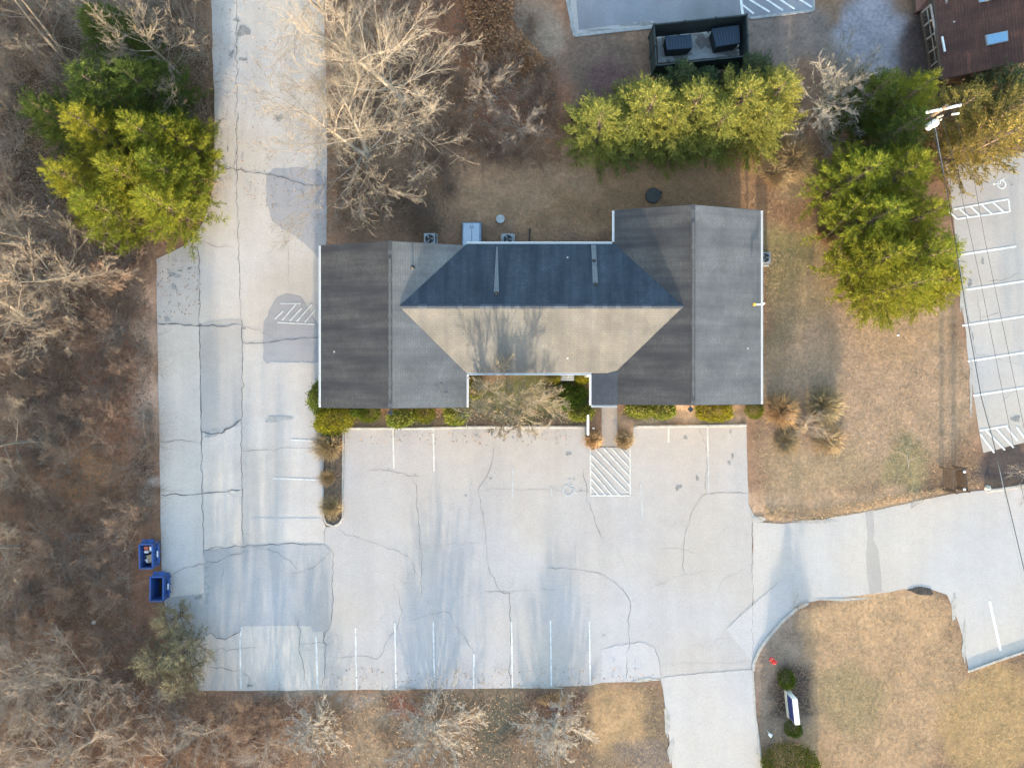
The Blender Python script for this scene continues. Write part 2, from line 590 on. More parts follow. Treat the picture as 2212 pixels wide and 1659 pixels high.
# ------------------------------------------------------------------ the ground
def build_ground():
    xs = np.concatenate([[-600, -200, -90], np.linspace(-48, 48, 190), [90, 200, 600]])
    ys = np.concatenate([[-600, -200, -80], np.linspace(-38, 38, 152), [80, 200, 600]])
    X, Y = np.meshgrid(xs, ys)
    nx, ny = len(xs), len(ys)
    px = X * K + CX; py = CY - Y * K
    rng = np.random.default_rng(4)
    # wobble the zone borders
    def wob(s, amp):
        a = rng.uniform(0, 6.28, 12); d = rng.uniform(0, 6.28, 12); f = s * rng.uniform(.5, 2.2, 12)
        w = np.zeros_like(px)
        for i in range(12): w += np.sin(px * f[i] * np.cos(d[i]) + py * f[i] * np.sin(d[i]) + a[i]) / (f[i] / s)
        return w * amp / 3
    wx = px + wob(.05, 14); wy = py + wob(.05, 14)
    col = np.zeros((ny, nx, 3)); col[:] = (.115, .082, .060)
    zones = [  # x, y, rx, ry, softness, colour
        (160, 1150, 190, 330, .5, (.120, .080, .056)),
        (110, 640, 210, 260, .5, (.085, .062, .048)),
        (180, 1560, 420, 200, .4, (.110, .082, .062)),
        (240, 1330, 130, 160, .6, (.095, .065, .048)),
        (250, 830, 80, 150, .6, (.150, .090, .062)),
        (315, 750, 32, 190, .8, (.190, .160, .135)),
        (155, 1040, 75, 70, .8, (.190, .120, .070)),
        (318, 1055, 24, 34, .5, (.200, .210, .210)),
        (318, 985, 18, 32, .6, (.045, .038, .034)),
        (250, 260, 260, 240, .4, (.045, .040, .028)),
        (1000, 150, 330, 250, .45, (.180, .098, .062)),
        (1060, 60, 110, 110, .7, (.240, .105, .055)),
        (1140, 200, 80, 140, .7, (.170, .080, .052)),
        (1150, 90, 60, 110, .7, (.185, .140, .110)),
        (870, 300, 190, 190, .6, (.125, .085, .058)),
        (1130, 300, 110, 80, .5, (.150, .080, .058)),
        (1290, 130, 90, 90, .6, (.110, .078, .062)),
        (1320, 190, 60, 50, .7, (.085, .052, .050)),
        (1250, 400, 340, 110, .35, (.235, .148, .092)),
        (1480, 390, 180, 60, .6, (.215, .125, .070)),
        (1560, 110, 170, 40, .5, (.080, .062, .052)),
        (1700, 80, 110, 70, .5, (.130, .105, .095)),
        (1885, 75, 80, 95, .35, (.180, .175, .205)),
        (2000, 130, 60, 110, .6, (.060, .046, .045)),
        (1690, 330, 55, 80, .6, (.290, .200, .115)),
        (1730, 560, 80, 210, .5, (.215, .158, .096)),
        (1700, 560, 45, 90, .7, (.175, .145, .070)),
        (1790, 430, 55, 60, .6, (.170, .105, .070)),
        (1700, 760, 50, 130, .6, (.165, .135, .088)),
        (1880, 850, 240, 190, .3, (0.244, 0.173, 0.121)),
        (1950, 700, 120, 70, .6, (.260, .180, .115)),
        (1960, 1010, 45, 65, .5, (.165, .140, .080)),
        (1700, 1080, 110, 50, .5, (.290, .200, .140)),
        (1880, 1090, 200, 26, .6, (.300, .200, .130)),
        (1760, 1000, 120, 70, .6, (.215, .160, .105)),
        (1735, 920, 62, 48, .6, (.190, .135, .105)),
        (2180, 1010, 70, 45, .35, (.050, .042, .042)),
        (1880, 1480, 210, 210, .3, (0.250, 0.171, 0.108)),
        (1910, 1330, 150, 60, .5, (0.286, 0.194, 0.119)),
        (1840, 1510, 70, 80, .7, (.190, .145, .085)),
        (1690, 1460, 60, 170, .4, (.165, .130, .108)),
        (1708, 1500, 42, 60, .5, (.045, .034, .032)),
        (2150, 1560, 120, 120, .3, (.235, .160, .082)),
        (1100, 1580, 480, 100, .4, (.115, .086, .062)),
        (790, 1590, 60, 80, .6, (.165, .120, .082)),
        (1080, 1570, 50, 60, .6, (.075, .068, .050)),
        (880, 1530, 40, 26, .8, (.130, .058, .044)),
        (1190, 1515, 60, 20, .7, (.100, .052, .044)),
        (1330, 1560, 70, 80, .5, (.260, .175, .100)),
        (1400, 1640, 60, 40, .5, (.120, .096, .085)),
        (560, 1530, 120, 50, .5, (.085, .066, .056)),
        (690, 1505, 140, 14, .7, (.160, .135, .115)),
        (720, 1040, 26, 110, .3, (.120, .090, .068)),
        (900, 905, 200, 26, .3, (.130, .095, .062)),
        (1130, 865, 150, 60, .4, (.075, .080, .040)),
        (1480, 900, 150, 24, .4, (.260, .185, .125)),
        (1500, 455, 380, 40, .6, (.195, .115, .066)),
    ]
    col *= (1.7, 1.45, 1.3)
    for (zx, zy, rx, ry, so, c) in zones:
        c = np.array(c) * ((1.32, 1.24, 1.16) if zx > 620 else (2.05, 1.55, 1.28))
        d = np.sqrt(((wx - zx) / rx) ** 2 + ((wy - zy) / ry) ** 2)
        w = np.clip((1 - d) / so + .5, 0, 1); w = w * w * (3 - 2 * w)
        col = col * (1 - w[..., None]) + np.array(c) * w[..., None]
    V = np.stack([X, Y, np.zeros_like(X)], -1).reshape(-1, 3)
    i = np.arange(ny - 1)[:, None] * nx + np.arange(nx - 1)[None]
    F = np.stack([i, i + 1, i + nx + 1, i + nx], -1).reshape(-1, 4)
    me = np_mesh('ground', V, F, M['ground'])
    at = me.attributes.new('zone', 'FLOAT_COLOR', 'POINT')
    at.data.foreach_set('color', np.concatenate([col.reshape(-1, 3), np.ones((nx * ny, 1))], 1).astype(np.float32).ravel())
    o = link('ground', me); o['kind'] = 'structure'
    return o


ground = build_ground()

# ------------------------------------------------------------------ asphalt
Z0, ZP, ZC, ZL = .020, .024, .028, .032
LOT = [(745, 926), (1265, 923), (1268, 960), (1280, 972), (1300, 966), (1333, 966), (1352, 972), (1366, 960), (1368, 923), (1612, 920),
       (1617, 1090), (1628, 1112), (1650, 1127), (1625, 1128),
       (1625, 1470), (1632, 1540), (1638, 1600), (1648, 1690), (1650, 2100), (1462, 2100), (1457, 1690), (1447, 1600), (1437, 1530), (1432, 1490),
       (1426, 1464), (1365, 1472), (1300, 1474), (1275, 1480), (1180, 1484), (1000, 1487), (700, 1490), (700, 1172), (704, 1138), (722, 1138), (740, 1125), (743, 1000)]
lot = sheet('parking_lot', LOT, Z0, M['lot'], None, 'structure', (26, .5, 3))
LANE = [(697, 955), (697, 1120), (704, 1138), (700, 1172), (700, 1490), (430, 1491), (400, 1430), (372, 1372), (358, 1330), (350, 1240), (347, 1100), (343, 900), (340, 700),
        (338, 560), (400, 530), (440, 480), (462, 400), (463, 200), (456, 0), (446, -700), (690, -700), (700, 0), (706, 230), (706, 520), (694, 534), (694, 905)]
lane = sheet('driveway', LANE, Z0 - .001, M['lane'], None, 'structure', (26, .7, 4))
DRIVE = [(1626, 1128), (1650, 1129), (1690, 1131), (1760, 1127), (1830, 1112), (1900, 1100), (2000, 1078), (2060, 1066), (2130, 1058), (2212, 1048), (2600, 1000),
         (2600, 1270), (2212, 1404), (2150, 1424), (2092, 1446), (2083, 1400), (2070, 1345), (2045, 1285), (2010, 1272), (1950, 1272), (1900, 1281), (1800, 1294), (1745, 1301),
         (1720, 1313), (1690, 1338), (1665, 1366), (1640, 1400), (1627, 1430), (1626, 1450)]
drive = sheet('entrance_road', DRIVE, Z0 + .001, M['drive'], None, 'structure', (24, .9, 5))
TLOT = [(1222, -20), (1228, 30), (1240, 78), (1330, 66), (1412, 58), (1540, 47), (1625, 40), (1755, 22), (1757, -20), (1780, -700), (1180, -700)]
tlot = sheet('upper_lot', TLOT, Z0, M['old_lot'], None, 'structure', (26, .5, 6))
RLOT = [(2040, 350), (2052, 420), (2062, 500), (2072, 600), (2082, 690), (2092, 780), (2103, 860), (2113, 925), (2124, 978), (2212, 956), (2600, 860), (2600, 250), (2212, 330), (2100, 345)]
rlot = sheet('side_lot', RLOT, Z0, M['right_lot'], None, 'structure', (26, .9, 7))
walk = sheet('walkway', [(1299, 872), (1333, 872), (1334, 964), (1300, 964)], Z0 + .004, M['walk'], None, 'structure', None, .02)

# surface patches with their own asphalt, plus two painted shadow shapes
def patch(pts, mat, parent, z=ZP, rough=(14, .6, 1)):
    return sheet('asphalt_or_shade_patch', pts, z, M[mat], parent, None, rough)

patch([(341, 702), (431, 700), (436, 960), (440, 1190), (440, 1280), (360, 1290), (351, 1240), (348, 1100), (344, 900)], 'lane_cool', lane)
patch([(431, 700), (452, 694), (498, 690), (523, 692), (523, 905), (505, 918), (480, 928), (455, 932), (434, 932)], 'lane_patch', lane)
patch([(435, 940), (520, 918), (523, 1180), (441, 1188), (440, 1065)], 'lane_cool', lane, ZP, (20, .5, 2))
patch([(440, 1187), (480, 1184), (545, 1178), (600, 1174), (700, 1175), (714, 1182), (718, 1260), (719, 1320), (716, 1345), (702, 1364), (676, 1364), (672, 1352), (600, 1351), (528, 1352),
       (518, 1366), (500, 1370), (485, 1382), (468, 1380), (454, 1366), (440, 1378), (400, 1380), (370, 1368), (359, 1330), (360, 1290), (440, 1282), (448, 1275), (448, 1220), (440, 1205)],
      'blue_patch', lane, ZP + .002)
patch([(443, 1215), (451, 1222), (453, 1282), (444, 1293), (440, 1290), (441, 1230)], 'stain_soft', lane, ZP + .0035)
patch([(575, 380), (590, 366), (640, 362), (690, 368), (706, 385), (706, 532), (693, 562), (672, 540), (640, 512), (610, 495), (588, 476), (576, 440)], 'shade_patch', lane, ZP, (9, .8, 21))  # this patch and the next: rounded shadow shapes drawn in asphalt tone
patch([(569, 700), (580, 672), (596, 645), (620, 634), (648, 640), (664, 664), (680, 690), (693, 705), (693, 783), (640, 783), (575, 785), (568, 776)], 'shade_patch', lane, ZP, (9, .8, 22))
patch([(1300, 1402), (1330, 1392), (1390, 1386), (1412, 1396), (1422, 1420), (1427, 1464), (1365, 1472), (1298, 1474)], 'apron', lot)
patch([(1568, 1358), (1686, 1254), (1706, 1270), (1716, 1316), (1690, 1338), (1665, 1366), (1640, 1400), (1626, 1432), (1610, 1410)], 'apron', drive, ZP + .003)
patch([(1428, 1462), (1626, 1445), (1633, 1540), (1639, 1600), (1649, 1690), (1649, 1900), (1460, 1900), (1456, 1690), (1446, 1600), (1437, 1530), (1433, 1490)], 'apron', lot, ZP + .001)
patch([(1868, 1104), (1886, 1102), (1888, 1150), (1886, 1165), (1896, 1185), (1903, 1240), (1905, 1277), (1879, 1283), (1872, 1235), (1870, 1200), (1873, 1160)], 'drive_strip', drive)
patch([(1232, 60), (1240, 76), (1412, 56), (1412, 46), (1250, 66), (1245, 0), (1232, 0)], 'lot', tlot, ZP)

# ---- painted lines (each one its own piece)
def lines(parent, segs, mat, w=.10, z=ZL):
    for a, b in segs: line(a, b, w, M[mat], parent, z)

lines(lane, [((523, 1353), (519, 1378)), ((519, 1378), (521, 1487)), ((683, 1374), (687, 1489))], 'paint', .11, ZL + .004)
lines(lane, [((444, 1372), (444, 1440)), ((597, 1353), (600, 1478))], 'paint_worn', .10, ZL + .004)
lines(lot, [((768, 1355), (771, 1489)), ((853, 1345), (856, 1489)), ((936, 1342), (939, 1487)), ((1105, 1342), (1107, 1485)), ((1189, 1340), (1191, 1484)), ((1273, 1342), (1275, 1476)),
            ((1024, 1412), (1023, 1487))], 'paint', .10)
lines(lot, [((849, 928), (851, 1012)), ((936, 928), (938, 1018)), ((1444, 924), (1444, 956)), ((1528, 924), (1529, 985))], 'paint_warm', .11)
lines(lot, [((1529, 985), (1531, 1066)), ((1107, 1010), (1108, 1074)), ((1191, 1052), (1191, 1070)), ((1384, 1045), (1388, 1120))], 'paint_worn', .08)
lines(lot, [((1275, 968), (1276, 1070)), ((1361, 968), (1361, 1070)), ((1274, 1070.5), (1362, 1070.5))], 'paint_warm', .10)
for (a, b) in [((1276, 982), (1356, 1064)), ((1284, 968), (1361, 1050)), ((1303, 968), (1361, 1030)), ((1320, 968), (1361, 1012)), ((1338, 968), (1361, 993)),
               ((1276, 999), (1338, 1070)), ((1276, 1016), (1322, 1070)), ((1276, 1033), (1308, 1070)), ((1276, 1050), (1293, 1070))]:
    line(a, b, .10, M['paint_warm'], lot, ZL + .004)
lines(lane, [((628, 950), (694, 953)), ((590, 1033), (695, 1037))], 'paint', .09)
lines(lane, [((545, 1120), (692, 1121)), ((582, 783), (690, 785))], 'paint_worn', .08)
# hatched box beside the left wing
lines(lane, [((600, 697), (680, 701)), ((606, 656), (650, 656))], 'paint_warm', .08)
for a, b in [((594, 690), (612, 672)), ((610, 692), (640, 657)), ((626, 694), (652, 666)), ((641, 695), (674, 658)), ((658, 697), (683, 668))]:
    line(a, b, .09, M['paint_warm'], lane, ZL + .004)
# side lot
lines(rlot, [((2068, 552), (2195, 533)), ((2084, 627), (2212, 608)), ((2078, 704), (2212, 684)), ((2090, 781), (2212, 762)), ((2102, 855), (2212, 838))], 'paint_fresh', .13)
lines(rlot, [((2060, 453), (2178, 431)), ((2067, 474), (2180, 458)), ((2178, 431), (2181, 459)), ((2116, 930), (2176, 920))], 'paint_fresh', .11)
for a, b in [((2047, 456), (2067, 474)), ((2072, 452), (2092, 470)), ((2096, 447), (2116, 466)), ((2120, 443), (2142, 463)), ((2144, 438), (2168, 459)),
             ((2117, 938), (2147, 978)), ((2128, 929), (2170, 972)), ((2151, 926), (2189, 967)), ((2172, 921), (2197, 952)), ((2195, 922), (2215, 950))]:
    line(a, b, .12, M['paint_fresh'], rlot, ZL + .004)
line((2137, 1298), (2161, 1405), .17, M['paint_fresh'], drive, ZL)
# upper lot
line((1599, -10), (1604, 32), .18, M['paint_fresh'], tlot, ZL)
for a, b in [((1604, 12), (1628, 31)), ((1618, 0), (1662, 27)), ((1652, -2), (1691, 24)), ((1684, 0), (1716, 21)), ((1720, -4), (1754, 17))]:
    line(a, b, .13, M['paint_fresh'], tlot, ZL + .004)


def wheelchair(cx, cy, s, rot, mat, parent, z):
    """painted access symbol: wheel arc, back, seat, leg, head"""
    c, sn = cos(rot), sin(rot)
    T = lambda x, y: (cx + s * (x * c - y * sn), cy + s * (x * sn + y * c))
    V, F = [], []
    def add(pts, w):
        v, f = ribbon_mesh([T(*p) for p in pts], w, z); n = len(V)
        V.extend(v); F.extend([tuple(n + i for i in q) for q in f])
    add([(-.1 + .42 * cos(t), .28 + .42 * sin(t)) for t in np.linspace(.15, 4.6, 18)], .09)
    add([(0, -.35), (0, .12)], .10)
    add([(0, .12), (.36, .12)], .09)
    add([(.36, .12), (.48, .52), (.62, .48)], .09)
    add([(0, -.12), (.3, -.12)], .08)
    hd = [(0 + .08 * cos(t), -.55 + .08 * sin(t)) for t in np.linspace(0, 6.28, 9)]
    add(hd, .10)
    return link('access_symbol', np_mesh('access_symbol', V, F, M[mat]), None, parent)

wheelchair(1230, 1052, 26, 0, 'paint_worn', lot, ZL)
wheelchair(2158, 398, 20, -1.6, 'paint_fresh', rlot, ZL)

# ---- cracks and seams
lane_cracks = [
    ([(511, -20), (512, 200), (512, 360), (515, 520), (520, 690)], .045), ([(429, 530), (431, 640), (432, 700), (435, 900), (437, 1060), (440, 1200)], .05),
    ([(523, 690), (523, 760), (523, 905)], .07), ([(523, 905), (522, 1050), (524, 1178)], .05), ([(600, 470), (622, 530), (626, 640)], .025),
    ([(472, 361), (510, 369), (560, 374), (610, 384), (660, 400), (690, 402)], .085), ([(430, 520), (460, 532), (512, 535)], .03),
    ([(342, 700), (390, 701), (431, 703), (470, 705), (523, 703)], .10), ([(523, 738), (560, 741), (600, 738), (650, 730), (692, 728)], .07), ([(526, 706), (560, 712), (600, 738)], .03),
    ([(433, 932), (455, 938), (480, 935), (505, 920), (523, 905)], .16), ([(346, 955), (380, 951), (420, 953), (433, 957)], .05), ([(523, 975), (560, 972), (600, 970), (660, 966), (696, 965)], .035),
    ([(347, 1068), (390, 1069), (440, 1066), (480, 1062), (523, 1057)], .09), ([(440, 1187), (480, 1183), (545, 1178), (620, 1174), (700, 1175)], .07),
    ([(362, 1246), (400, 1226), (440, 1217), (470, 1213), (500, 1198), (540, 1190)], .05), ([(545, 1180), (600, 1192), (625, 1210), (645, 1232)], .03), ([(630, 1240), (680, 1225), (714, 1190)], .03),
    ([(424, 1395), (442, 1376), (454, 1366), (468, 1378), (486, 1381), (505, 1370), (518, 1365), (523, 1352)], .09), ([(440, 1405), (500, 1402), (560, 1396)], .03),
    ([(447, 1440), (500, 1446), (520, 1446)], .05), ([(520, 1446), (540, 1465), (536, 1487)], .03), ([(644, 1330), (650, 1360), (645, 1400), (655, 1430), (656, 1470)], .035),
    ([(650, 1392), (690, 1387), (712, 1392)], .03), ([(480, 1260), (482, 1225)], .03), ([(704, 1138), (700, 1172)], .05),
    ([(594, 640), (620, 646), (655, 655), (690, 660)], .02), ([(512, 160), (540, 175), (580, 190)], .02)]
for i, (p, w) in enumerate(lane_cracks): crack(p, w, lane, ZC + .006, 'crack' if w > .028 else 'crack_soft', i)
lot_cracks = [
    ([(700, 1175), (718, 1190), (720, 1300), (716, 1345), (702, 1365), (702, 1460), (690, 1485)], .045), ([(728, 1142), (760, 1158), (800, 1170), (850, 1185), (880, 1200), (890, 1215), (905, 1250)], .03),
    ([(875, 1020), (890, 1032), (899, 1048), (900, 1080), (906, 1140), (909, 1180), (912, 1240), (908, 1290)], .035), ([(795, 1016), (840, 1016), (860, 1022), (890, 1028), (910, 1030)], .035),
    ([(1068, 965), (1060, 1010), (1050, 1033), (1035, 1055), (1040, 1100), (1047, 1140), (1052, 1200), (1060, 1240), (1080, 1275), (1100, 1280)], .03),
    ([(1034, 1060), (1080, 1056), (1140, 1057), (1200, 1058), (1276, 1062)], .025), ([(910, 1180), (960, 1176), (1010, 1172), (1050, 1175)], .02),
    ([(1260, 1010), (1268, 1062), (1276, 1100), (1290, 1140), (1300, 1162)], .035), ([(1300, 1162), (1330, 1180), (1360, 1240)], .015),
    ([(1510, 922), (1528, 980), (1525, 1066), (1512, 1075), (1504, 1090), (1490, 1120), (1480, 1160), (1475, 1185), (1478, 1240)], .03), ([(1517, 1068), (1560, 1064), (1616, 1065)], .045),
    ([(1180, 1226), (1240, 1228), (1300, 1240), (1330, 1258), (1350, 1280), (1362, 1302), (1358, 1330), (1357, 1360), (1360, 1392), (1354, 1420), (1356, 1470)], .04),
    ([(1050, 1277), (1100, 1280), (1103, 1340), (1105, 1400), (1100, 1440), (1106, 1485)], .05), ([(1100, 1276), (1160, 1274), (1220, 1272)], .025),
    ([(1420, 1184), (1475, 1185), (1500, 1195)], .03), ([(1500, 1195), (1560, 1150), (1612, 1110)], .015), ([(1362, 1302), (1400, 1272), (1480, 1240), (1540, 1232)], .02),
    ([(728, 1420), (780, 1416), (815, 1424), (830, 1395), (860, 1350), (870, 1320), (862, 1290), (850, 1260)], .03), ([(886, 1340), (930, 1325), (970, 1322), (980, 1350), (1000, 1370), (1020, 1400), (1024, 1415)], .03),
    ([(1300, 1402), (1330, 1394), (1390, 1387), (1414, 1398), (1424, 1430), (1427, 1464)], .03), ([(1626, 1000), (1624, 1120), (1625, 1240), (1626, 1445)], .03),
    ([(1428, 1463), (1500, 1455), (1626, 1444)], .03), ([(1426, 1434), (1520, 1432), (1624, 1430)], .02), ([(1640, 1105), (1650, 1118)], .05),
    ([(1530, 1320), (1560, 1250), (1610, 1230)], .018), ([(950, 1300), (1000, 1290), (1050, 1277)], .018), ([(743, 940), (741, 1030), (742, 1120)], .04)]
for i, (p, w) in enumerate(lot_cracks): crack(p, w, lot, ZC, 'crack' if w > .028 else 'crack_soft', 100 + i)
crack([(1686, 1252), (1650, 1284), (1610, 1318), (1570, 1356)], .035, drive, ZC, 'crack_soft', 205)
for i, (p, w) in enumerate([([(2120, 700), (2110, 640)], .03), ([(2134, 608), (2170, 603), (2200, 590)], .04), ([(2110, 690), (2160, 674)], .03), ([(2105, 765), (2140, 770), (2200, 790)], .02),
                            ([(2085, 660), (2100, 720), (2110, 790)], .05), ([(2160, 870), (2200, 840)], .02)]):
    crack(p, w, rlot, ZC, 'crack', 220 + i)
# tired crocodile cracking where lanes meet
rng = random.Random(77)
for cx, cy, n in [(524, 1178, 9), (500, 1064, 7), (560, 1490, 5), (905, 1300, 10), (1090, 1268, 9), (1400, 1250, 6), (1525, 1400, 5), (880, 1240, 6), (1460, 1120, 5), (700, 1400, 6), (760, 1440, 5), (985, 1100, 4)]:
    for k in range(n):
        a = rng.uniform(0, 6.28); x, y = cx + rng.gauss(0, 14), cy + rng.gauss(0, 14); L = rng.uniform(10, 30)
        crack([(x, y), (x + L * .5 * cos(a), y + L * .5 * sin(a)), (x + L * cos(a + .5), y + L * sin(a + .5))], .018, lot if cx > 702 else lane, ZC + (.007 if cx <= 702 else .001), 'crack_soft', 300 + k + int(cx), 1.5, 6)

# ---- stains
def stain(parent, cx, cy, rx, ry, seed, mat='stain', z=ZC + .002):
    return sheet('stain', blob(cx, cy, rx * .85, ry * .85, seed, 22, .6), z + (seed % 40) * .00004, M[mat], parent)
for i, (x, y, rx, ry) in enumerate([(1228, 980, 6, 5), (1465, 1053, 8, 6), (1506, 1033, 5, 5), (1060, 1033, 3, 2.5), (1006, 1070, 2.5, 2.5), (1108, 945, 2.5, 3), (985, 1450, 3, 6),
                                    (1578, 932, 3, 4), (1582, 985, 4, 5), (1575, 1000, 5, 4), (1480, 945, 4, 6), (1254, 1060, 3, 2), (1305, 1372, 2, 2), (897, 1025, 2, 2), (840, 1013, 2, 2), (1240, 1035, 2, 2)]):
    stain(lot, x, y, rx, ry, 400 + i)
for i, (x, y, rx, ry, mt) in enumerate([(526, 68, 12, 17, 'stain'), (512, 45, 8, 4, 'stain'), (500, 118, 6, 7, 'stain'), (525, 130, 9, 4, 'stain'), (603, 257, 8, 10, 'stain'), (440, 1293, 15, 10, 'stain_soft'), (430, 1290, 8, 6, 'stain'),
                                        (432, 703, 5, 4, 'stain'), (528, 710, 3, 3, 'stain'), (600, 905, 26, 9, 'stain_soft'), (375, 595, 14, 7, 'stain_soft'), (390, 585, 5, 3, 'stain'), (410, 580, 4, 3, 'stain'),
                                        (362, 690, 9, 5, 'stain_soft'), (540, 1480, 6, 4, 'stain'), (463, 935, 22, 9, 'stain_soft'), (376, 620, 8, 5, 'stain_soft')]):
    stain(lane, x, y, rx, ry, 430 + i, mt, ZC + .002)
for i, (x, y, rx, ry) in enumerate([(2194, 905, 9, 9), (2122, 565, 4, 6), (2095, 612, 6, 8), (2185, 400, 2, 2), (2130, 620, 5, 3)]): stain(rlot, x, y, rx, ry, 460 + i)
stain(tlot, 1380, 53, 36, 6, 480); stain(tlot, 1300, 68, 50, 5, 481)

# sand and grit washed along the edges
for i, (x, y, rx, ry) in enumerate([(1160, 1483, 60, 3), (870, 1487, 30, 2.5), (1395, 1468, 26, 4), (1441, 1560, 5, 34), (1449, 1620, 6, 24), (1640, 1120, 12, 5), (1760, 1126, 50, 3),
                                    (1820, 1294, 50, 3), (2060, 1312, 5, 26), (2082, 1390, 5, 34), (2097, 830, 4, 50), (2078, 640, 5, 44)]):
    sheet('sand_drift', blob(x, y, rx, ry, 500 + i, 36, .5), ZL + .003, M['sand'], drive if x > 1630 else lot)


# ---- kerbs
def kerb(name, pts, w=.14, h=.12, mat='kerb', parent=None):
    q = [P(x, y) for x, y in pts]
    mb = MB()
    for a, b in zip(q[:-1], q[1:]):
        mb.bar((a[0], a[1], h / 2), (b[0], b[1], h / 2), w, h)
    o = mb.build(name, M[mat], parent, bevel=.02)
    o['kind'] = 'structure'
    return o
kerb('kerb', [(744, 925), (900, 925), (1010, 922), (1264, 922)])
kerb('kerb', [(1264, 922), (1266, 955), (1276, 968)], .10)
kerb('kerb', [(1368, 923), (1380, 921), (1500, 920), (1612, 918)], .16)
kerb('kerb', [(742, 927), (741, 1040), (741, 1118), (733, 1130), (720, 1136), (705, 1130), (699, 1115), (698, 960)], .12)
kerb('kerb', [(1626, 1448), (1628, 1430), (1640, 1402), (1665, 1368), (1692, 1338), (1722, 1313), (1745, 1302)], .22, .10)
kerb('kerb', [(1626, 1450), (1632, 1545), (1640, 1605), (1650, 1690)], .12, .08)
kerb('kerb', [(2090, 1449), (2150, 1427), (2212, 1406), (2300, 1376)], .16)
kerb('kerb', [(2130, 1060), (2170, 1055), (2212, 1048), (2300, 1036)], .18)
kerb('kerb', [(1225, 0), (1241, 78), (1330, 68), (1410, 60)], .22, .06, 'stain_soft')
kerb('kerb', [(1620, 41), (1757, 24), (1758, -20)], .18, .06, 'stain_soft')

# ------------------------------------------------------------------ the office building
SL = .30
ZE = 2.9
LW_W, LW_E, LW_S, LW_N = -12.52, -2.97, -1.53, 9.05
RW_W, RW_E, RW_S, RW_N = 6.70, 16.30, -1.32, 11.35
MN_S, MN_N = .712, 9.17
LR = (LW_W + LW_E) / 2; LZ = ZE + SL * (LW_E - LW_W) / 2; LH = (LW_E - LW_W) / 2
RR = (RW_W + RW_E) / 2; RZ = ZE + SL * (RW_E - RW_W) / 2; RH = (RW_E - RW_W) / 2
MY = (MN_S + MN_N) / 2; MH = (MN_N - MN_S) / 2; MZ = ZE + SL * MH


def slope(name, parent, mat, org, udir, vdir, vmax, span, flip=False, course=.16, z0=ZE, sl=SL, vstart=0):
    """stepped shingle courses. org: eave origin, udir along the eave, vdir horizontal up-slope; span(v)->(u0,u1)"""
    V, F, UV = [], [], []
    run = course / math.sqrt(1 + sl * sl)
    k = 0
    v = vstart
    while v < vmax - 1e-4:
        v1 = min(v + run, vmax)
        a0, a1 = span(v); b0, b1 = span(v1)
        if a1 - a0 > .01 or b1 - b0 > .01:
            def pt(u, vv, lift): return (org[0] + udir[0] * u + vdir[0] * vv, org[1] + udir[1] * u + vdir[1] * vv, z0 + sl * vv + lift)
            jit = .012 + .004 * sin(k * 12.9898)
            q = [pt(a0, v, jit), pt(a1, v, jit), pt(b1, v1, 0.0), pt(b0, v1, 0.0)]
            d = [pt(a0, v, -.03), pt(a1, v, -.03), pt(a1, v, jit), pt(a0, v, jit)]
            uq = [(a0, v), (a1, v), (b1, v1), (b0, v1)]; ud = [(a0, v), (a1, v), (a1, v), (a0, v)]
            if flip: q, d, uq, ud = q[::-1], d[::-1], uq[::-1], ud[::-1]
            n = len(V)
            V += q + d; F += [(n, n + 1, n + 2, n + 3), (n + 4, n + 5, n + 6, n + 7)]
            UV += [(u_, w_ * math.sqrt(1 + sl * sl) + .001) for u_, w_ in uq] + [(u_, w_) for u_, w_ in ud]
        v = v1; k += 1
    return link(name, np_mesh(name, V, F, M[mat], uv=UV), None, parent)


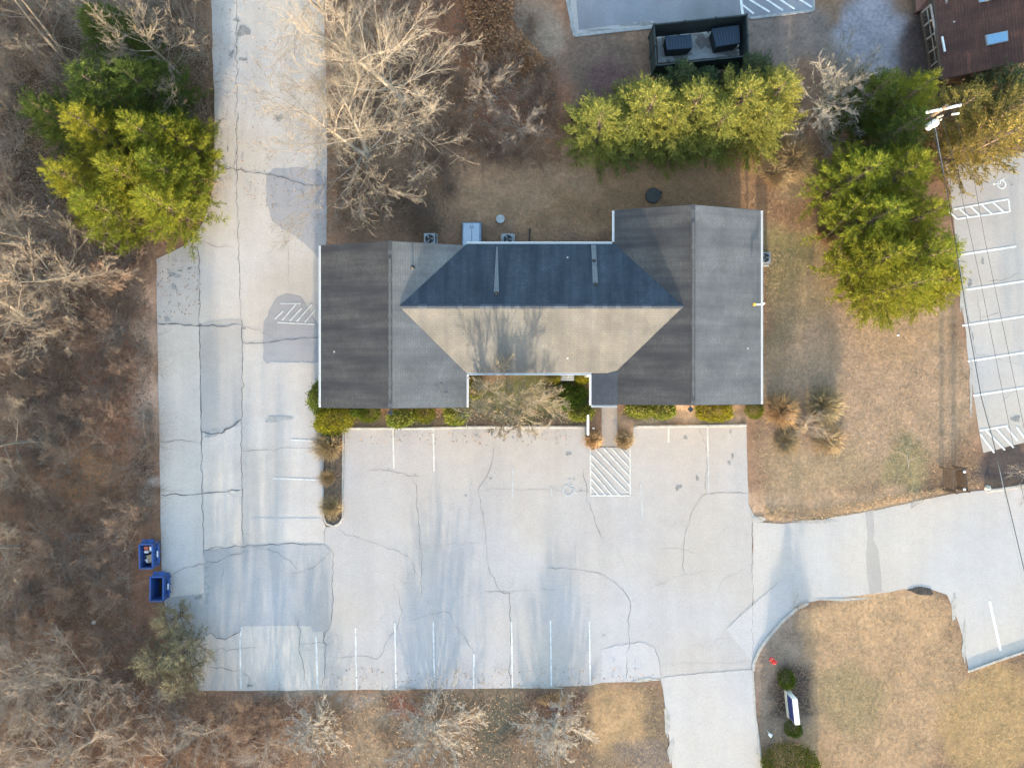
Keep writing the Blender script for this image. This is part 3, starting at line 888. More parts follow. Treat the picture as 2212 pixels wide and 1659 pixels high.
def office():
    b = empty('office_building', (0, 0, 0), 0, 'single-storey office building with a grey shingled H-shaped roof amid the parking lots', 'building')
    # walls
    def wing(x0, x1, y0, y1, ridge):
        mb = MB(); o = .45
        x0 += o; x1 -= o; y0 += .35; y1 -= .35; xm = (x0 + x1) / 2; h = ZE + SL * o - .12; hr = ridge - .16
        pts0 = [(x0, y0, 0), (x1, y0, 0), (x1, y0, h), (xm, y0, hr), (x0, y0, h)]
        pts1 = [(x, y1, z) for x, y, z in pts0]
        mb.poly(pts0); mb.poly(pts1[::-1])
        mb.poly([pts0[0], pts0[4], pts1[4], pts1[0]]); mb.poly([pts0[1], pts1[1], pts1[2], pts0[2]])
        return mb.build('wall', M['siding'], b)
    w1 = wing(LW_W, LW_E, LW_S, LW_N, LZ); w2 = wing(RW_W, RW_E, RW_S, RW_N, RZ)
    w3 = MB().box(LW_E - 1.2, RW_W + 1.2, MN_S + .45, MN_N - .45, 0, ZE).build('wall', M['siding'], b)

    def window(par, x, y, axis, sgn, w=1.3, z0=.95, z1=2.3):
        mb = MB(); t = .05 * sgn
        if axis == 'y': mb.box(x - w / 2 - .08, x + w / 2 + .08, min(y, y + t), max(y, y + t), z0 - .08, z1 + .08)
        else: mb.box(min(x, x + t), max(x, x + t), y - w / 2 - .08, y + w / 2 + .08, z0 - .08, z1 + .08)
        f = mb.build('window', M['white'], b)
        for k in (-1, 1):
            g = MB(); e = .012 * sgn
            if axis == 'y': g.box(x + k * w / 4 - w / 4 + .03, x + k * w / 4 + w / 4 - .03, min(y + t, y + t + e), max(y + t, y + t + e), z0, z1)
            else: g.box(min(x + t, x + t + e), max(x + t, x + t + e), y + k * w / 4 - w / 4 + .03, y + k * w / 4 + w / 4 - .03, z0, z1)
            g.build('pane', M['glass'], f)
    for x in (LW_W + 2, LW_W + 4.7, LW_W + 7.4): window(w1, x, LW_S + .35, 'y', -1); window(w1, x, LW_N - .35, 'y', 1)
    for x in (RW_W + 2, RW_W + 4.7, RW_W + 7.4): window(w2, x, RW_S + .35, 'y', -1); window(w2, x, RW_N - .35, 'y', 1)
    for y in (.6, 3.2, 5.8): window(w1, LW_W + .45, y, 'x', -1); window(w2, RW_E - .45, y, 'x', 1)
    for x in (-1.6, .6, 2.8): window(w3, x, MN_S + .45, 'y', -1)
    for x in (-1.0, 3.4): window(w3, x, MN_N - .45, 'y', 1)
    d = MB().box(5.75, 6.70, MN_S + .36, MN_S + .45, 0, 2.15).build('door', M['white'], b)
    MB().box(5.92, 6.53, MN_S + .33, MN_S + .36, 1.0, 2.0).build('pane', M['glass'], d)
    MB().cyl((5.84, MN_S + .30, 1.02), (5.84, MN_S + .36, 1.02), .035).build('door_handle', M['grey_metal'], d)

    # deck under the shingles (soffit side)
    roof = empty('roof'); roof.parent = b
    dk = MB(); e = .05
    def quad(p): dk.poly(p)
    quad([(LW_W, LW_S, ZE - e), (LW_W, LW_N, ZE - e), (LR, LW_N, LZ - e), (LR, LW_S, LZ - e)])
    quad([(LW_E, LW_S, ZE - e), (LR, LW_S, LZ - e), (LR, LW_N, LZ - e), (LW_E, LW_N, ZE - e)])
    quad([(RW_W, RW_S, ZE - e), (RW_W, RW_N, ZE - e), (RR, RW_N, RZ - e), (RR, RW_S, RZ - e)])
    quad([(RW_E, RW_S, ZE - e), (RR, RW_S, RZ - e), (RR, RW_N, RZ - e), (RW_E, RW_N, ZE - e)])
    quad([(LW_E, MN_S, ZE - e), (LW_E - MH, MY, MZ - e), (RW_W + MH, MY, MZ - e), (RW_W, MN_S, ZE - e)])
    quad([(LW_E, MN_N, ZE - e), (RW_W, MN_N, ZE - e), (RW_W + MH, MY, MZ - e), (LW_E - MH, MY, MZ - e)])
    dk.build('roof_deck', M['wood_grey'], roof)

    # slopes
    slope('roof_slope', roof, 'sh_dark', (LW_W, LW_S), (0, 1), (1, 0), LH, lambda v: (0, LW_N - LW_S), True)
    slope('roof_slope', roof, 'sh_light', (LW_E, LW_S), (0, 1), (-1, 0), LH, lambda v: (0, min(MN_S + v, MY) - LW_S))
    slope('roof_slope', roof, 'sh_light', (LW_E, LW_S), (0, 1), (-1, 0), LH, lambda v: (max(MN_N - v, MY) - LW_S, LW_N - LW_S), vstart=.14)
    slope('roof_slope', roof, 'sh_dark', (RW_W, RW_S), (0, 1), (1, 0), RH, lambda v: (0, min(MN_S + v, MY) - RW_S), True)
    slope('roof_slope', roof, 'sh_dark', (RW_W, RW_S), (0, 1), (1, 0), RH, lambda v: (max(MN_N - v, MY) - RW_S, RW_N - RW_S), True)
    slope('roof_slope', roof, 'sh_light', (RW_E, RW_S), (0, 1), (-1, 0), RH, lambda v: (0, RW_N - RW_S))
    slope('roof_slope', roof, 'sh_south_lit', (0, MN_S), (1, 0), (0, 1), MH, lambda v: (LW_E - v, RW_W + v))
    slope('roof_slope', roof, 'sh_north_shade', (0, MN_N), (1, 0), (0, -1), MH, lambda v: (LW_E - v, RW_W + v), True)
    # low porch roof over the entrance
    slope('porch_roof', roof, 'sh_porch_shade', (5.21, RW_S - .08), (0, 1), (1, 0), RW_W + .22 - 5.21, lambda v: (0, MN_S - RW_S + .13), True, z0=2.80, sl=.10)
    MB().box(5.23, RW_W + .1, RW_S - .06, MN_S + .02, 2.68, 2.77).build('porch_ceiling', M['white'], roof)
    for y in (RW_S + .12, MN_S - .3):
        MB().box(5.32, 5.46, y - .07, y + .07, 0, 2.68).build('porch_post', M['white'], b)

    # ridge caps and ridge vents
    def cap(a, c, w, mat, th=.035, name='ridge_cap'):
        mb = MB()
        a = np.array(a); c = np.array(c); d = (c - a) / np.linalg.norm(c - a); s = np.array((-d[1], d[0], 0)) * w / 2; dz = np.array((0, 0, SL * w / 2))
        up = np.array((0, 0, th))
        for sg in (1, -1):
            q = [a + up, c + up, c + sg * s - dz + up, a + sg * s - dz + up]
            lo = [p - np.array((0, 0, th * .9)) for p in q]
            mb.hexa(lo + q) if sg < 0 else mb.hexa(lo[::-1] + q[::-1])
        return mb.build(name, M[mat], roof)
    def ridge_shingles(a, c, w, mats, step=.28):
        a = np.array(a); c = np.array(c); L = np.linalg.norm(c - a); d = (c - a) / L; n = int(L / step); st = L / n
        sv = np.array((-d[1], d[0], 0)) * w / 2; dz = np.array((0, 0, SL * w / 2))
        mes = []
        for mt in mats:
            mb = MB()
            for sg in (1, -1):
                p0, p1 = np.array((0, 0, .042)), d * (st + .04) + np.array((0, 0, .026))
                q = [p0, p1, p1 + sg * sv - dz, p0 + sg * sv - dz]
                lo = [p - np.array((0, 0, .03)) for p in q]
                mb.hexa(lo + q) if sg < 0 else mb.hexa(lo[::-1] + q[::-1])
            mes.append(mb.mesh('ridge_shingle', M[mt]))
        rr = random.Random(int(abs(a[0]) * 10))
        for k in range(n):
            link('ridge_shingle', rr.choice(mes), None, roof, tuple(a + d * st * k + (rr.gauss(0, .004), rr.gauss(0, .004), rr.uniform(0, .006))))
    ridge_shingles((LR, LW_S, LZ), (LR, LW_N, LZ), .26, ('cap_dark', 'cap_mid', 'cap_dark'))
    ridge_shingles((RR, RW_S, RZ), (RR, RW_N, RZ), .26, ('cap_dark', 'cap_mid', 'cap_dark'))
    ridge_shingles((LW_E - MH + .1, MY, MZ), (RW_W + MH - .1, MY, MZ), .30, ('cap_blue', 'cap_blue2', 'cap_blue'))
    cap((LR, LW_S + .5, LZ + .035), (LR, LW_N - 1.1, LZ + .05), .13, 'cap_mid', .03, 'ridge_vent')
    cap((RR, RW_S + .5, RZ + .035), (RR, RW_N - 1.1, RZ + .05), .13, 'cap_mid', .03, 'ridge_vent')

    # gutters: a real channel
    def gutter(a, c, out):
        a = np.array(a, float); c = np.array(c, float); out = np.array((*out, 0.0)); mb = MB()
        for off, w, h, dz in ((.015, .02, .12, -.06), (.12, .022, .12, -.06), (.067, .09, .02, -.115)):
            mb.bar(a + out * off + (0, 0, dz), c + out * off + (0, 0, dz), w, h)
        return mb.build('gutter', M['white'], roof)
    z = ZE + .005
    gutter((LW_W, LW_S, z), (LW_W, LW_N, z), (-1, 0))
    gutter((LW_E - .0, MN_N, z), (RW_W - .14, MN_N, z), (0, 1))
    gutter((RW_W, MN_N + .14, z), (RW_W, RW_N, z), (-1, 0))
    gutter((RW_E, RW_S, z), (RW_E, RW_N, z), (1, 0))
    gutter((LW_E, LW_S, z), (LW_E, MN_S - .14, z), (1, 0))
    gutter((LW_E + .0, MN_S, z), (5.21, MN_S, z), (0, -1))
    gutter((5.21, RW_S - .08, 2.81), (5.21, MN_S - .14, 2.81), (-1, 0))
    gutter((5.21, RW_S - .08, 2.81), (RW_W + .2, RW_S - .08, 2.83), (0, -1))
    # rakes
    def rake(x0, z0, x1, z1, y, s):
        MB().bar((x0, y + s * .015, z0 - .07), (x1, y + s * .015, z1 - .07), .03, .13, (0, 0, 1)).build('rake_board', M['cap_dark'], roof)
    for (xw, xe, xr, zr, ys, yn) in ((LW_W, LW_E, LR, LZ, LW_S, LW_N), (RW_W, RW_E, RR, RZ, RW_S, RW_N)):
        for y, s in ((ys, -1), (yn, 1)):
            rake(xw, ZE, xr, zr, y, s); rake(xr, zr, xe, ZE, y, s)
    # downspouts
    for x, y in ((LW_W - .05, LW_S + .3), (LW_W - .05, LW_N - .3), (RW_E + .05, RW_S + .3), (RW_E + .05, RW_N - .3), (LW_E + .06, MN_S - .3), (5.0, MN_S - .2)):
        MB().box(x - .04, x + .04, y - .05, y + .05, .1, ZE - .1).build('downspout', M['white'], b)

    # plumbing vents and the paler shingles washed below them
    def on_n(x, y): return ZE + SL * (MN_N - y)
    def wash(x0, x1, y0, y1, w0, w1):
        n = 8; V = []; F = []
        for i in range(n + 1):
            t = i / n; y = y0 + (y1 - y0) * t; x = x0 + (x1 - x0) * t; w = w0 + (w1 - w0) * t
            V += [(x - w / 2, y, on_n(x, y) + .024), (x + w / 2, y, on_n(x, y) + .024)]
            if i: F.append((2 * i - 2, 2 * i - 1, 2 * i + 1, 2 * i))
        link('washed_shingles', np_mesh('washed_shingles', V, [q[::-1] for q in F] if y1 < y0 else F, M['wash']), None, roof)
    def pipe(x, y, zb, h=.35, r=.055):
        p = MB().lathe((x, y, zb - .05), [(.16, 0), (.15, .06), (r + .02, .10), (r, .12), (r, h), (r - .02, h)], 12).build('vent_pipe', M['black'], roof, True)
    x1 = (1072 - CX) / K * .915; x2 = (1287 - CX) / K * .915
    wash(x1, x1 + .02, 5.85, 8.95, .33, .10)
    wash(x2 + .03, x2, 6.45, 9.1, .34, .30)
    pipe(x1, 5.78, on_n(0, 5.78)); pipe(x2 + .03, 6.38, on_n(0, 6.38)); pipe(x2, 7.95, on_n(0, 7.95), .25, .05)
    xx = (891 - CX) / K * .92; zz = ZE + SL * (LW_E - xx)
    pipe(xx, 7.45, zz, .45, .06)
    # replaced shingle patches on the left wing's inner slope
    for (px, py, w, l) in ((953, 838, .10, .55), (943, 840, .09, .5), (963, 852, .30, .22), (917, 858, .05, .2), (924, 858, .05, .2)):
        x, y, _ = P(px, py, 3.4); z = ZE + SL * (LW_E - x) + .02
        V = [(x - w / 2, y - l / 2, z + SL * w / 2), (x + w / 2, y - l / 2, z - SL * w / 2), (x + w / 2, y + l / 2, z - SL * w / 2), (x - w / 2, y + l / 2, z + SL * w / 2)]
        link('new_shingles', np_mesh('new_shingles', V, [(0, 1, 2, 3)], M['cap_light']), None, roof)

    # gable lamps under the two ridge ends
    for (x, y) in ((LR - .05, LW_S - .30), (RR - .05, RW_S - .30)):
        g = MB().hexa([(x - .16, y, 3.62), (x, y - .16, 3.62), (x + .16, y, 3.62), (x, y + .16, 3.62), (x - .20, y, 3.86), (x, y - .20, 3.86), (x + .20, y, 3.86), (x, y + .20, 3.86)]).build('gable_lamp', M['dark_metal'], b)
        MB().bar((x, y + .1, 3.74), (x, y + .66, 3.74), .05, .05).build('bracket', M['dark_metal'], g)
    # service mast with floodlight at the right eave
    mx, my, _ = P(1634, 658, 3.4)
    s = MB().cyl((mx + .25, my, 2.6), (mx + .25, my, 3.95), .035).build('service_mast', M['grey_metal'], b)
    MB().lathe((mx + .25, my, 3.93), [(.05, 0), (.08, .05), (.06, .14), (.01, .17)], 10).build('weatherhead', M['white'], s, True)
    MB().bar((mx + .25, my, 3.55), (mx - .15, my - .03, 3.62), .10, .07).build('conduit', M['white_dull'], s)
    MB().box(mx - .28, mx - .12, my - .10, my + .06, 3.52, 3.68).build('floodlight', M['yellow'], s)
    MB().box(mx + .38, mx + .52, my - .2, my + .2, 1.1, 1.8).build('meter_box', M['grey_metal'], s)
    return b


office()

# ------------------------------------------------------------------ things around the office
def condenser(px, py, label, z=.75):
    x, y, _ = P(px, py, z)
    t = empty('air_conditioner', (x, y, 0), 0, label, 'air conditioner', 'condensers beside the office')
    MB().box(-.48, .48, -.48, .48, 0, .08).build('pad', M['concrete'], t)
    body = MB(); body.box(-.38, .38, -.38, .38, .081, z - .03)
    o = body.build('casing', M['grey_metal'], t)
    for k in range(6):
        zz = .16 + k * .085
        lv = MB()
        lv.box(-.395, .395, -.395, .395, zz, zz + .03)
        lv.build('louvre', M['dark_metal'], o)
    MB().lathe((0, 0, 0), [(.37, z - .03), (.37, z), (.31, z)], 20).build('top_rim', M['grey_metal'], t)
    MB().lathe((0, 0, 0), [(.30, z + .001), (.30, z + .004), (.02, z + .004)], 20).build('fan_opening', M['black'], t)
    f = MB()
    for k in range(3):
        a = k * 2.094
        f.hexa([(.05 * cos(a), .05 * sin(a), z + .006), (.26 * cos(a - .28), .26 * sin(a - .28), z + .006), (.27 * cos(a + .22), .27 * sin(a + .22), z + .02), (.06 * cos(a + .9), .06 * sin(a + .9), z + .02),
                (.05 * cos(a), .05 * sin(a), z + .012), (.26 * cos(a - .28), .26 * sin(a - .28), z + .012), (.27 * cos(a + .22), .27 * sin(a + .22), z + .026), (.06 * cos(a + .9), .06 * sin(a + .9), z + .026)])
    f.build('fan', M['grey_metal'], t)
    g = MB()
    for r in (.12, .2, .28):
        for i in range(16):
            a, c = 2 * pi * i / 16, 2 * pi * (i + 1) / 16
            g.bar((r * cos(a), r * sin(a), z + .04), (r * cos(c), r * sin(c), z + .04), .012, .012)
    g.build('guard', M['dark_metal'], t)

condenser(928, 516, 'grey air conditioner behind the left wing, left of the cellar doors')
condenser(1097, 517, 'grey air conditioner tucked against the rear eave, right of the cellar doors')
condenser(1653, 557, 'grey air conditioner standing alone by the right-hand wall of the office')


def bulkhead():
    x0, y0, _ = P(998, 526, .6); x1, y1, _ = P(1040, 480, .3)
    t = empty('cellar_bulkhead', ((x0 + x1) / 2, y0, 0), 0, 'pale blue sloping steel cellar doors against the rear wall', 'cellar doors')
    w = (x1 - x0) / 2; L = y1 - y0
    MB().hexa([(-w, -.6, 0), (w, -.6, 0), (w, L, 0), (-w, L, 0), (-w, -.6, .85), (w, -.6, .85), (w, L, .22), (-w, L, .22)]).build('frame', M['blue_bulk_d'], t, bevel=.02)
    s = (.22 - .85) / (L + .6)
    zf = lambda y: .85 + s * (y + .6)
    for a, c in ((-w + .08, -.015), (.015, w - .14)):
        d = MB().hexa([(a, -.5, zf(-.5) + .004), (c, -.5, zf(-.5) + .004), (c, L - .08, zf(L - .08) + .004), (a, L - .08, zf(L - .08) + .004),
                       (a, -.5, zf(-.5) + .035), (c, -.5, zf(-.5) + .035), (c, L - .08, zf(L - .08) + .035), (a, L - .08, zf(L - .08) + .035)]).build('door', M['blue_bulk'], t, bevel=.01)
        hx = c - .08 if a < 0 else a + .08
        MB().bar((hx, L - .45, zf(L - .45) + .06), (hx, L - .28, zf(L - .28) + .06), .03, .03).build('handle', M['dark_metal'], d)
bulkhead()

x, y, _ = P(1081, 474)
o = MB().lathe((0, 0, 0), [(.30, 0), (.30, .10), (.27, .12), (.02, .13)], 20).build('concrete_well_cap', M['concrete'], None, loc=(x, y, 0))
tag(o, 'round pale concrete well cap on the rear lawn', 'well cap')
x, y, _ = P(1410, 424)
t = empty('septic_riser', (x, y, 0), 0, 'dark round tank lid in the shaded lawn above the right wing', 'tank lid')
MB().lathe((0, 0, 0), [(.52, 0), (.52, .22), (.48, .25), (.02, .27)], 24).build('lid', M['lid'], t)
MB().box(.40, .62, .12, .3, 0, .16).build('valve_box', M['dark_metal'], t)
x, y, _ = P(1144, 508)
o = MB().cyl((0, -.55, .12), (0, .45, .05), .05).build('drain_pipe', M['black'], None, loc=(x, y, 0)); tag(o, 'black drain pipe lying on the lawn at the rear eave', 'pipe')

# white rail by the entrance path, with its low marker
x, y, _ = P(1270.5, 918, .9)
t = empty('white_rail', (x, y, 0), 0, 'white board rail on posts beside the entrance walkway', 'rail')
for k in (-.62, 0, .62): MB().box(-.05, .05, k - .05, k + .05, 0, .95).build('post', M['white'], t)
for zz in (.45, .82): MB().box(-.065, .065, -.7, .7, zz, zz + .14).build('rail_board', M['white'], t, bevel=.01)
x, y, _ = P(1281, 925)
o = MB().hexa([(-.08, -.06, 0), (.08, -.06, 0), (.08, .06, 0), (-.08, .06, 0), (-.05, -.05, .3), (.09, -.03, .3), (.06, .05, .3), (-.06, .04, .3)]).build('path_light', M['white_dull'], None, loc=(x, y, 0))
tag(o, 'small white path light in the mulch beside the entrance', 'path light')
# garden bench seen under the courtyard eave
x, y, _ = P(1222, 816, .5)
t = empty('garden_bench', (x, y, 0), 0, 'white garden bench under the courtyard eave between two round shrubs', 'bench')
for k in range(4): MB().box(-.6, .6, -.2 + k * .11, -.11 + k * .11, .42, .45).build('slat', M['white_dull'], t)
for sx in (-.52, .52):
    for sy in (-.16, .18): MB().box(sx - .03, sx + .03, sy - .03, sy + .03, 0, .42).build('leg', M['dark_metal'], t)
for k in range(3): MB().box(-.6, .6, .25, .28, .52 + k * .12, .60 + k * .12).build('back_slat', M['white_dull'], t)


# ------------------------------------------------------------------ dumpsters
def dumpster(px, py, rz, label, full):
    x, y, _ = P(px, py, 1.0)
    t = empty('blue_dumpster', (x, y, 0), rz, label, 'dumpster', 'blue dumpsters at the woods edge')
    w, l, h, th = .44, .82, 1.2, .05
    b = MB()
    b.hexa([(-w + .1, -l, .12), (w - .06, -l, .12), (w - .06, l, .12), (-w + .1, l, .12), (-w + .1, -l, .2), (w - .06, -l, .2), (w - .06, l, .2), (-w + .1, l, .2)])
    for sx in (-1, 1):
        b.hexa([(sx * (w - .08) - th / 2, -l, .2), (sx * (w - .08) + th / 2, -l, .2), (sx * (w - .08) + th / 2, l, .2), (sx * (w - .08) - th / 2, l, .2),
                (sx * w - th / 2, -l, h), (sx * w + th / 2, -l, h), (sx * w + th / 2, l, h), (sx * w - th / 2, l, h)])
    for sy in (-1, 1):
        b.box(-w + .03, w - .03, sy * l - th / 2, sy * l + th / 2, .2, h - .003)
    body = b.build('body', M['dump_blue'], t)
    r = MB()
    for a, c in (((-w, -l), (w, -l)), ((w, -l), (w, l)), ((w, l), (-w, l)), ((-w, l), (-w, -l))):
        r.bar((*a, h + .02), (*c, h + .02), .10, .06)
    r.build('rim', M['dump_blue'], t)
    for sy in (-.45, .1, .6):
        MB().box(w + .01, w + .10, sy - .04, sy + .04, .25, h - .05).build('rib', M['dump_blue'], t)
    MB().box(w + .05, w + .20, -.62, .62, .62, .80).build('fork_pocket', M['dump_blue'], t, bevel=.01)
    MB().box(w + .08, w + .18, -.15, .26, .801, .815).build('decal', M['white'], t)
    MB().hexa([(-w - .0, l + .03, .9), (w, l + .03, .9), (w - .05, l + .28, .86), (-w + .05, l + .28, .86), (-w, l + .03, .98), (w, l + .03, .98), (w - .05, l + .28, .92), (-w + .05, l + .28, .92)]).build('lid_bracket', M['dump_blue'], t)
    MB().box(-w + .13, w - .13, -l + .05, l - .05, .20, .26).build('floor', M['dump_in'], t)
    return x, y

xa, ya = dumpster(319, 1200, radians(1), 'blue open dumpster filled with cardboard and bags, the upper of two', True)
xb, yb = dumpster(342, 1270, radians(-1), 'empty blue open dumpster at the pavement edge, the lower of two', False)
rb = random.Random(5)
for k, (dx, dy, w, l, z, rz, mt, lab) in enumerate([
        (.02, -.28, .30, .55, .78, .25, 'card', 'tall flattened tan carton in the upper dumpster'), (.2, -.20, .17, .56, .86, -.08, 'card', 'narrow tan carton leaning at the dumpster right side'),
        (-.16, -.42, .2, .28, .74, .5, 'paper', 'crumpled white bag low in the upper dumpster'), (-.14, .48, .28, .26, .92, .1, 'redprint', 'red printed box at the top of the upper dumpster'),
        (.2, .46, .2, .32, .94, -.1, 'paper', 'white box beside the red box in the dumpster'), (-.16, .22, .30, .16, .86, .05, 'paper', 'flat white sheet below the red box in the dumpster')]):
    mb = MB(); ww, ll = w / 2, l / 2
    mb.hexa([(-ww, -ll, -.5), (ww, -ll, -.5), (ww, ll, -.5), (-ww, ll, -.5), (-ww * .95, -ll, .0), (ww, -ll * .97, .05), (ww * .96, ll, .02), (-ww, ll, .07)])
    o = mb.build('rubbish_box', M[mt], None, loc=(xa + dx, ya + dy, z), rz=rz, bevel=.015)
    tag(o, lab, 'rubbish')

# ------------------------------------------------------------------ bin enclosure above the hedge
def enclosure():
    c = [P(1418, 62, .02), P(1608, 41, .02), P(1612, 119, .02), P(1422, 137, .02)]
    pad = MB().hexa([(p[0], p[1], 0) for p in c[::-1]] + [(p[0], p[1], .045) for p in c[::-1]]).build('concrete_pad', M['concrete']); pad['kind'] = 'structure'
    for i, (px, py, rx, ry) in enumerate([(1520, 92, 16, 18), (1470, 118, 30, 10), (1570, 112, 34, 8), (1440, 95, 12, 16), (1590, 70, 14, 16), (1500, 72, 14, 6), (1545, 82, 10, 18)]):
        sheet('dirt_stain', blob(px, py, rx, ry, 700 + i, 26, .5), .050 + i * .0015, M['stain'], pad)
    q = [P(1413, 54, 1.9), P(1613, 33, 1.9), P(1617, 121, 1.9), P(1418, 142, 1.9)]
    t = empty('bin_enclosure', (q[0][0], q[0][1], 0), 0, 'dark slatted fence enclosure with a gate around two bins', 'fence')
    o = np.array(q[0]) * (1, 1, 0)
    for side in range(4):
        a = np.array(q[side]) * (1, 1, 0) - o; b = np.array(q[(side + 1) % 4]) * (1, 1, 0) - o
        d = b - a; L = np.linalg.norm(d); d /= L
        np_ = 3 if L > 4 else 2
        for k in range(np_):
            s0, s1 = a + d * (L * k / np_ + .06), a + d * (L * (k + 1) / np_ - .06)
            nsl = int((L / np_ - .12) / .16)
            pan = MB()
            for j in range(nsl):
                m0 = s0 + (s1 - s0) * (j / nsl); m1 = s0 + (s1 - s0) * ((j + .93) / nsl)
                pan.bar(m0 + (0, 0, 1.0), m1 + (0, 0, 1.0), .035, 1.75)
            po = pan.build('gate_leaf' if side == 0 and k < 2 else 'slat_panel', M['fence_dark'], t); po['kind'] = 'stuff'
            for zz in (.4, 1.88): MB().bar(s0 + (0, 0, zz), s1 + (0, 0, zz), .09, .07).build('rail', M['fence_dark'], t)
        for k in range(np_):
            pp = a + d * (L * k / np_)
            MB().box(pp[0] - .06, pp[0] + .06, pp[1] - .06, pp[1] + .06, 0, 2.0).build('post', M['fence_dark'], t)
    # weathered boards lying along the outside
    for i, (p0, p1) in enumerate([((1411, 62), (1412, 138)), ((1440, 148), (1530, 138)), ((1540, 137), (1614, 124))]):
        a, b = P(*p0), P(*p1)
        ob = MB().bar((a[0], a[1], .08), (b[0], b[1], .08), .10, .08).build('loose_board', M['wood_grey'])
        tag(ob, ['pale weathered board along the left side of the bin enclosure', 'pale weathered board along the lower left edge of the bin enclosure', 'pale weathered board along the lower right edge of the bin enclosure'][i], 'board')
    for (pts, lab) in (([(1438, 78), (1493, 74), (1496, 103), (1442, 107)], 'dark bin with ribbed blue-black lid, left inside the enclosure'),
                       ([(1539, 62), (1596, 54), (1599, 92), (1549, 100)], 'larger dark bin with ribbed blue-black lid, right inside the enclosure')):
        w = [np.array(P(*p, 1.35)) for p in pts]
        c0 = sum(w) / 4
        g = empty('ribbed_bin', (c0[0], c0[1], 0), 0, lab, 'bin', 'bins inside the enclosure')
        r = [p - c0 * (1, 1, 0) for p in w]
        lo = [(p[0] * .9, p[1] * .9, .15) for p in r[::-1]]; hi = [(p[0], p[1], 1.2) for p in r[::-1]]
        MB().hexa(lo + hi).build('body', M['fence_dark'], g)
        lid = MB().hexa([(p[0] * 1.03, p[1] * 1.03, 1.201) for p in r[::-1]] + [(p[0] * 1.03, p[1] * 1.03, 1.27) for p in r[::-1]]).build('lid', M['teal_lid'], g)
        for k in range(9):
            tt = (k + .5) / 9
            a = r[0] + (r[1] - r[0]) * tt; b = r[3] + (r[2] - r[3]) * tt
            MB().bar((a[0], a[1], 1.29), (b[0], b[1], 1.29), .07, .05).build('lid_rib', M['teal_lid'], lid)
enclosure()


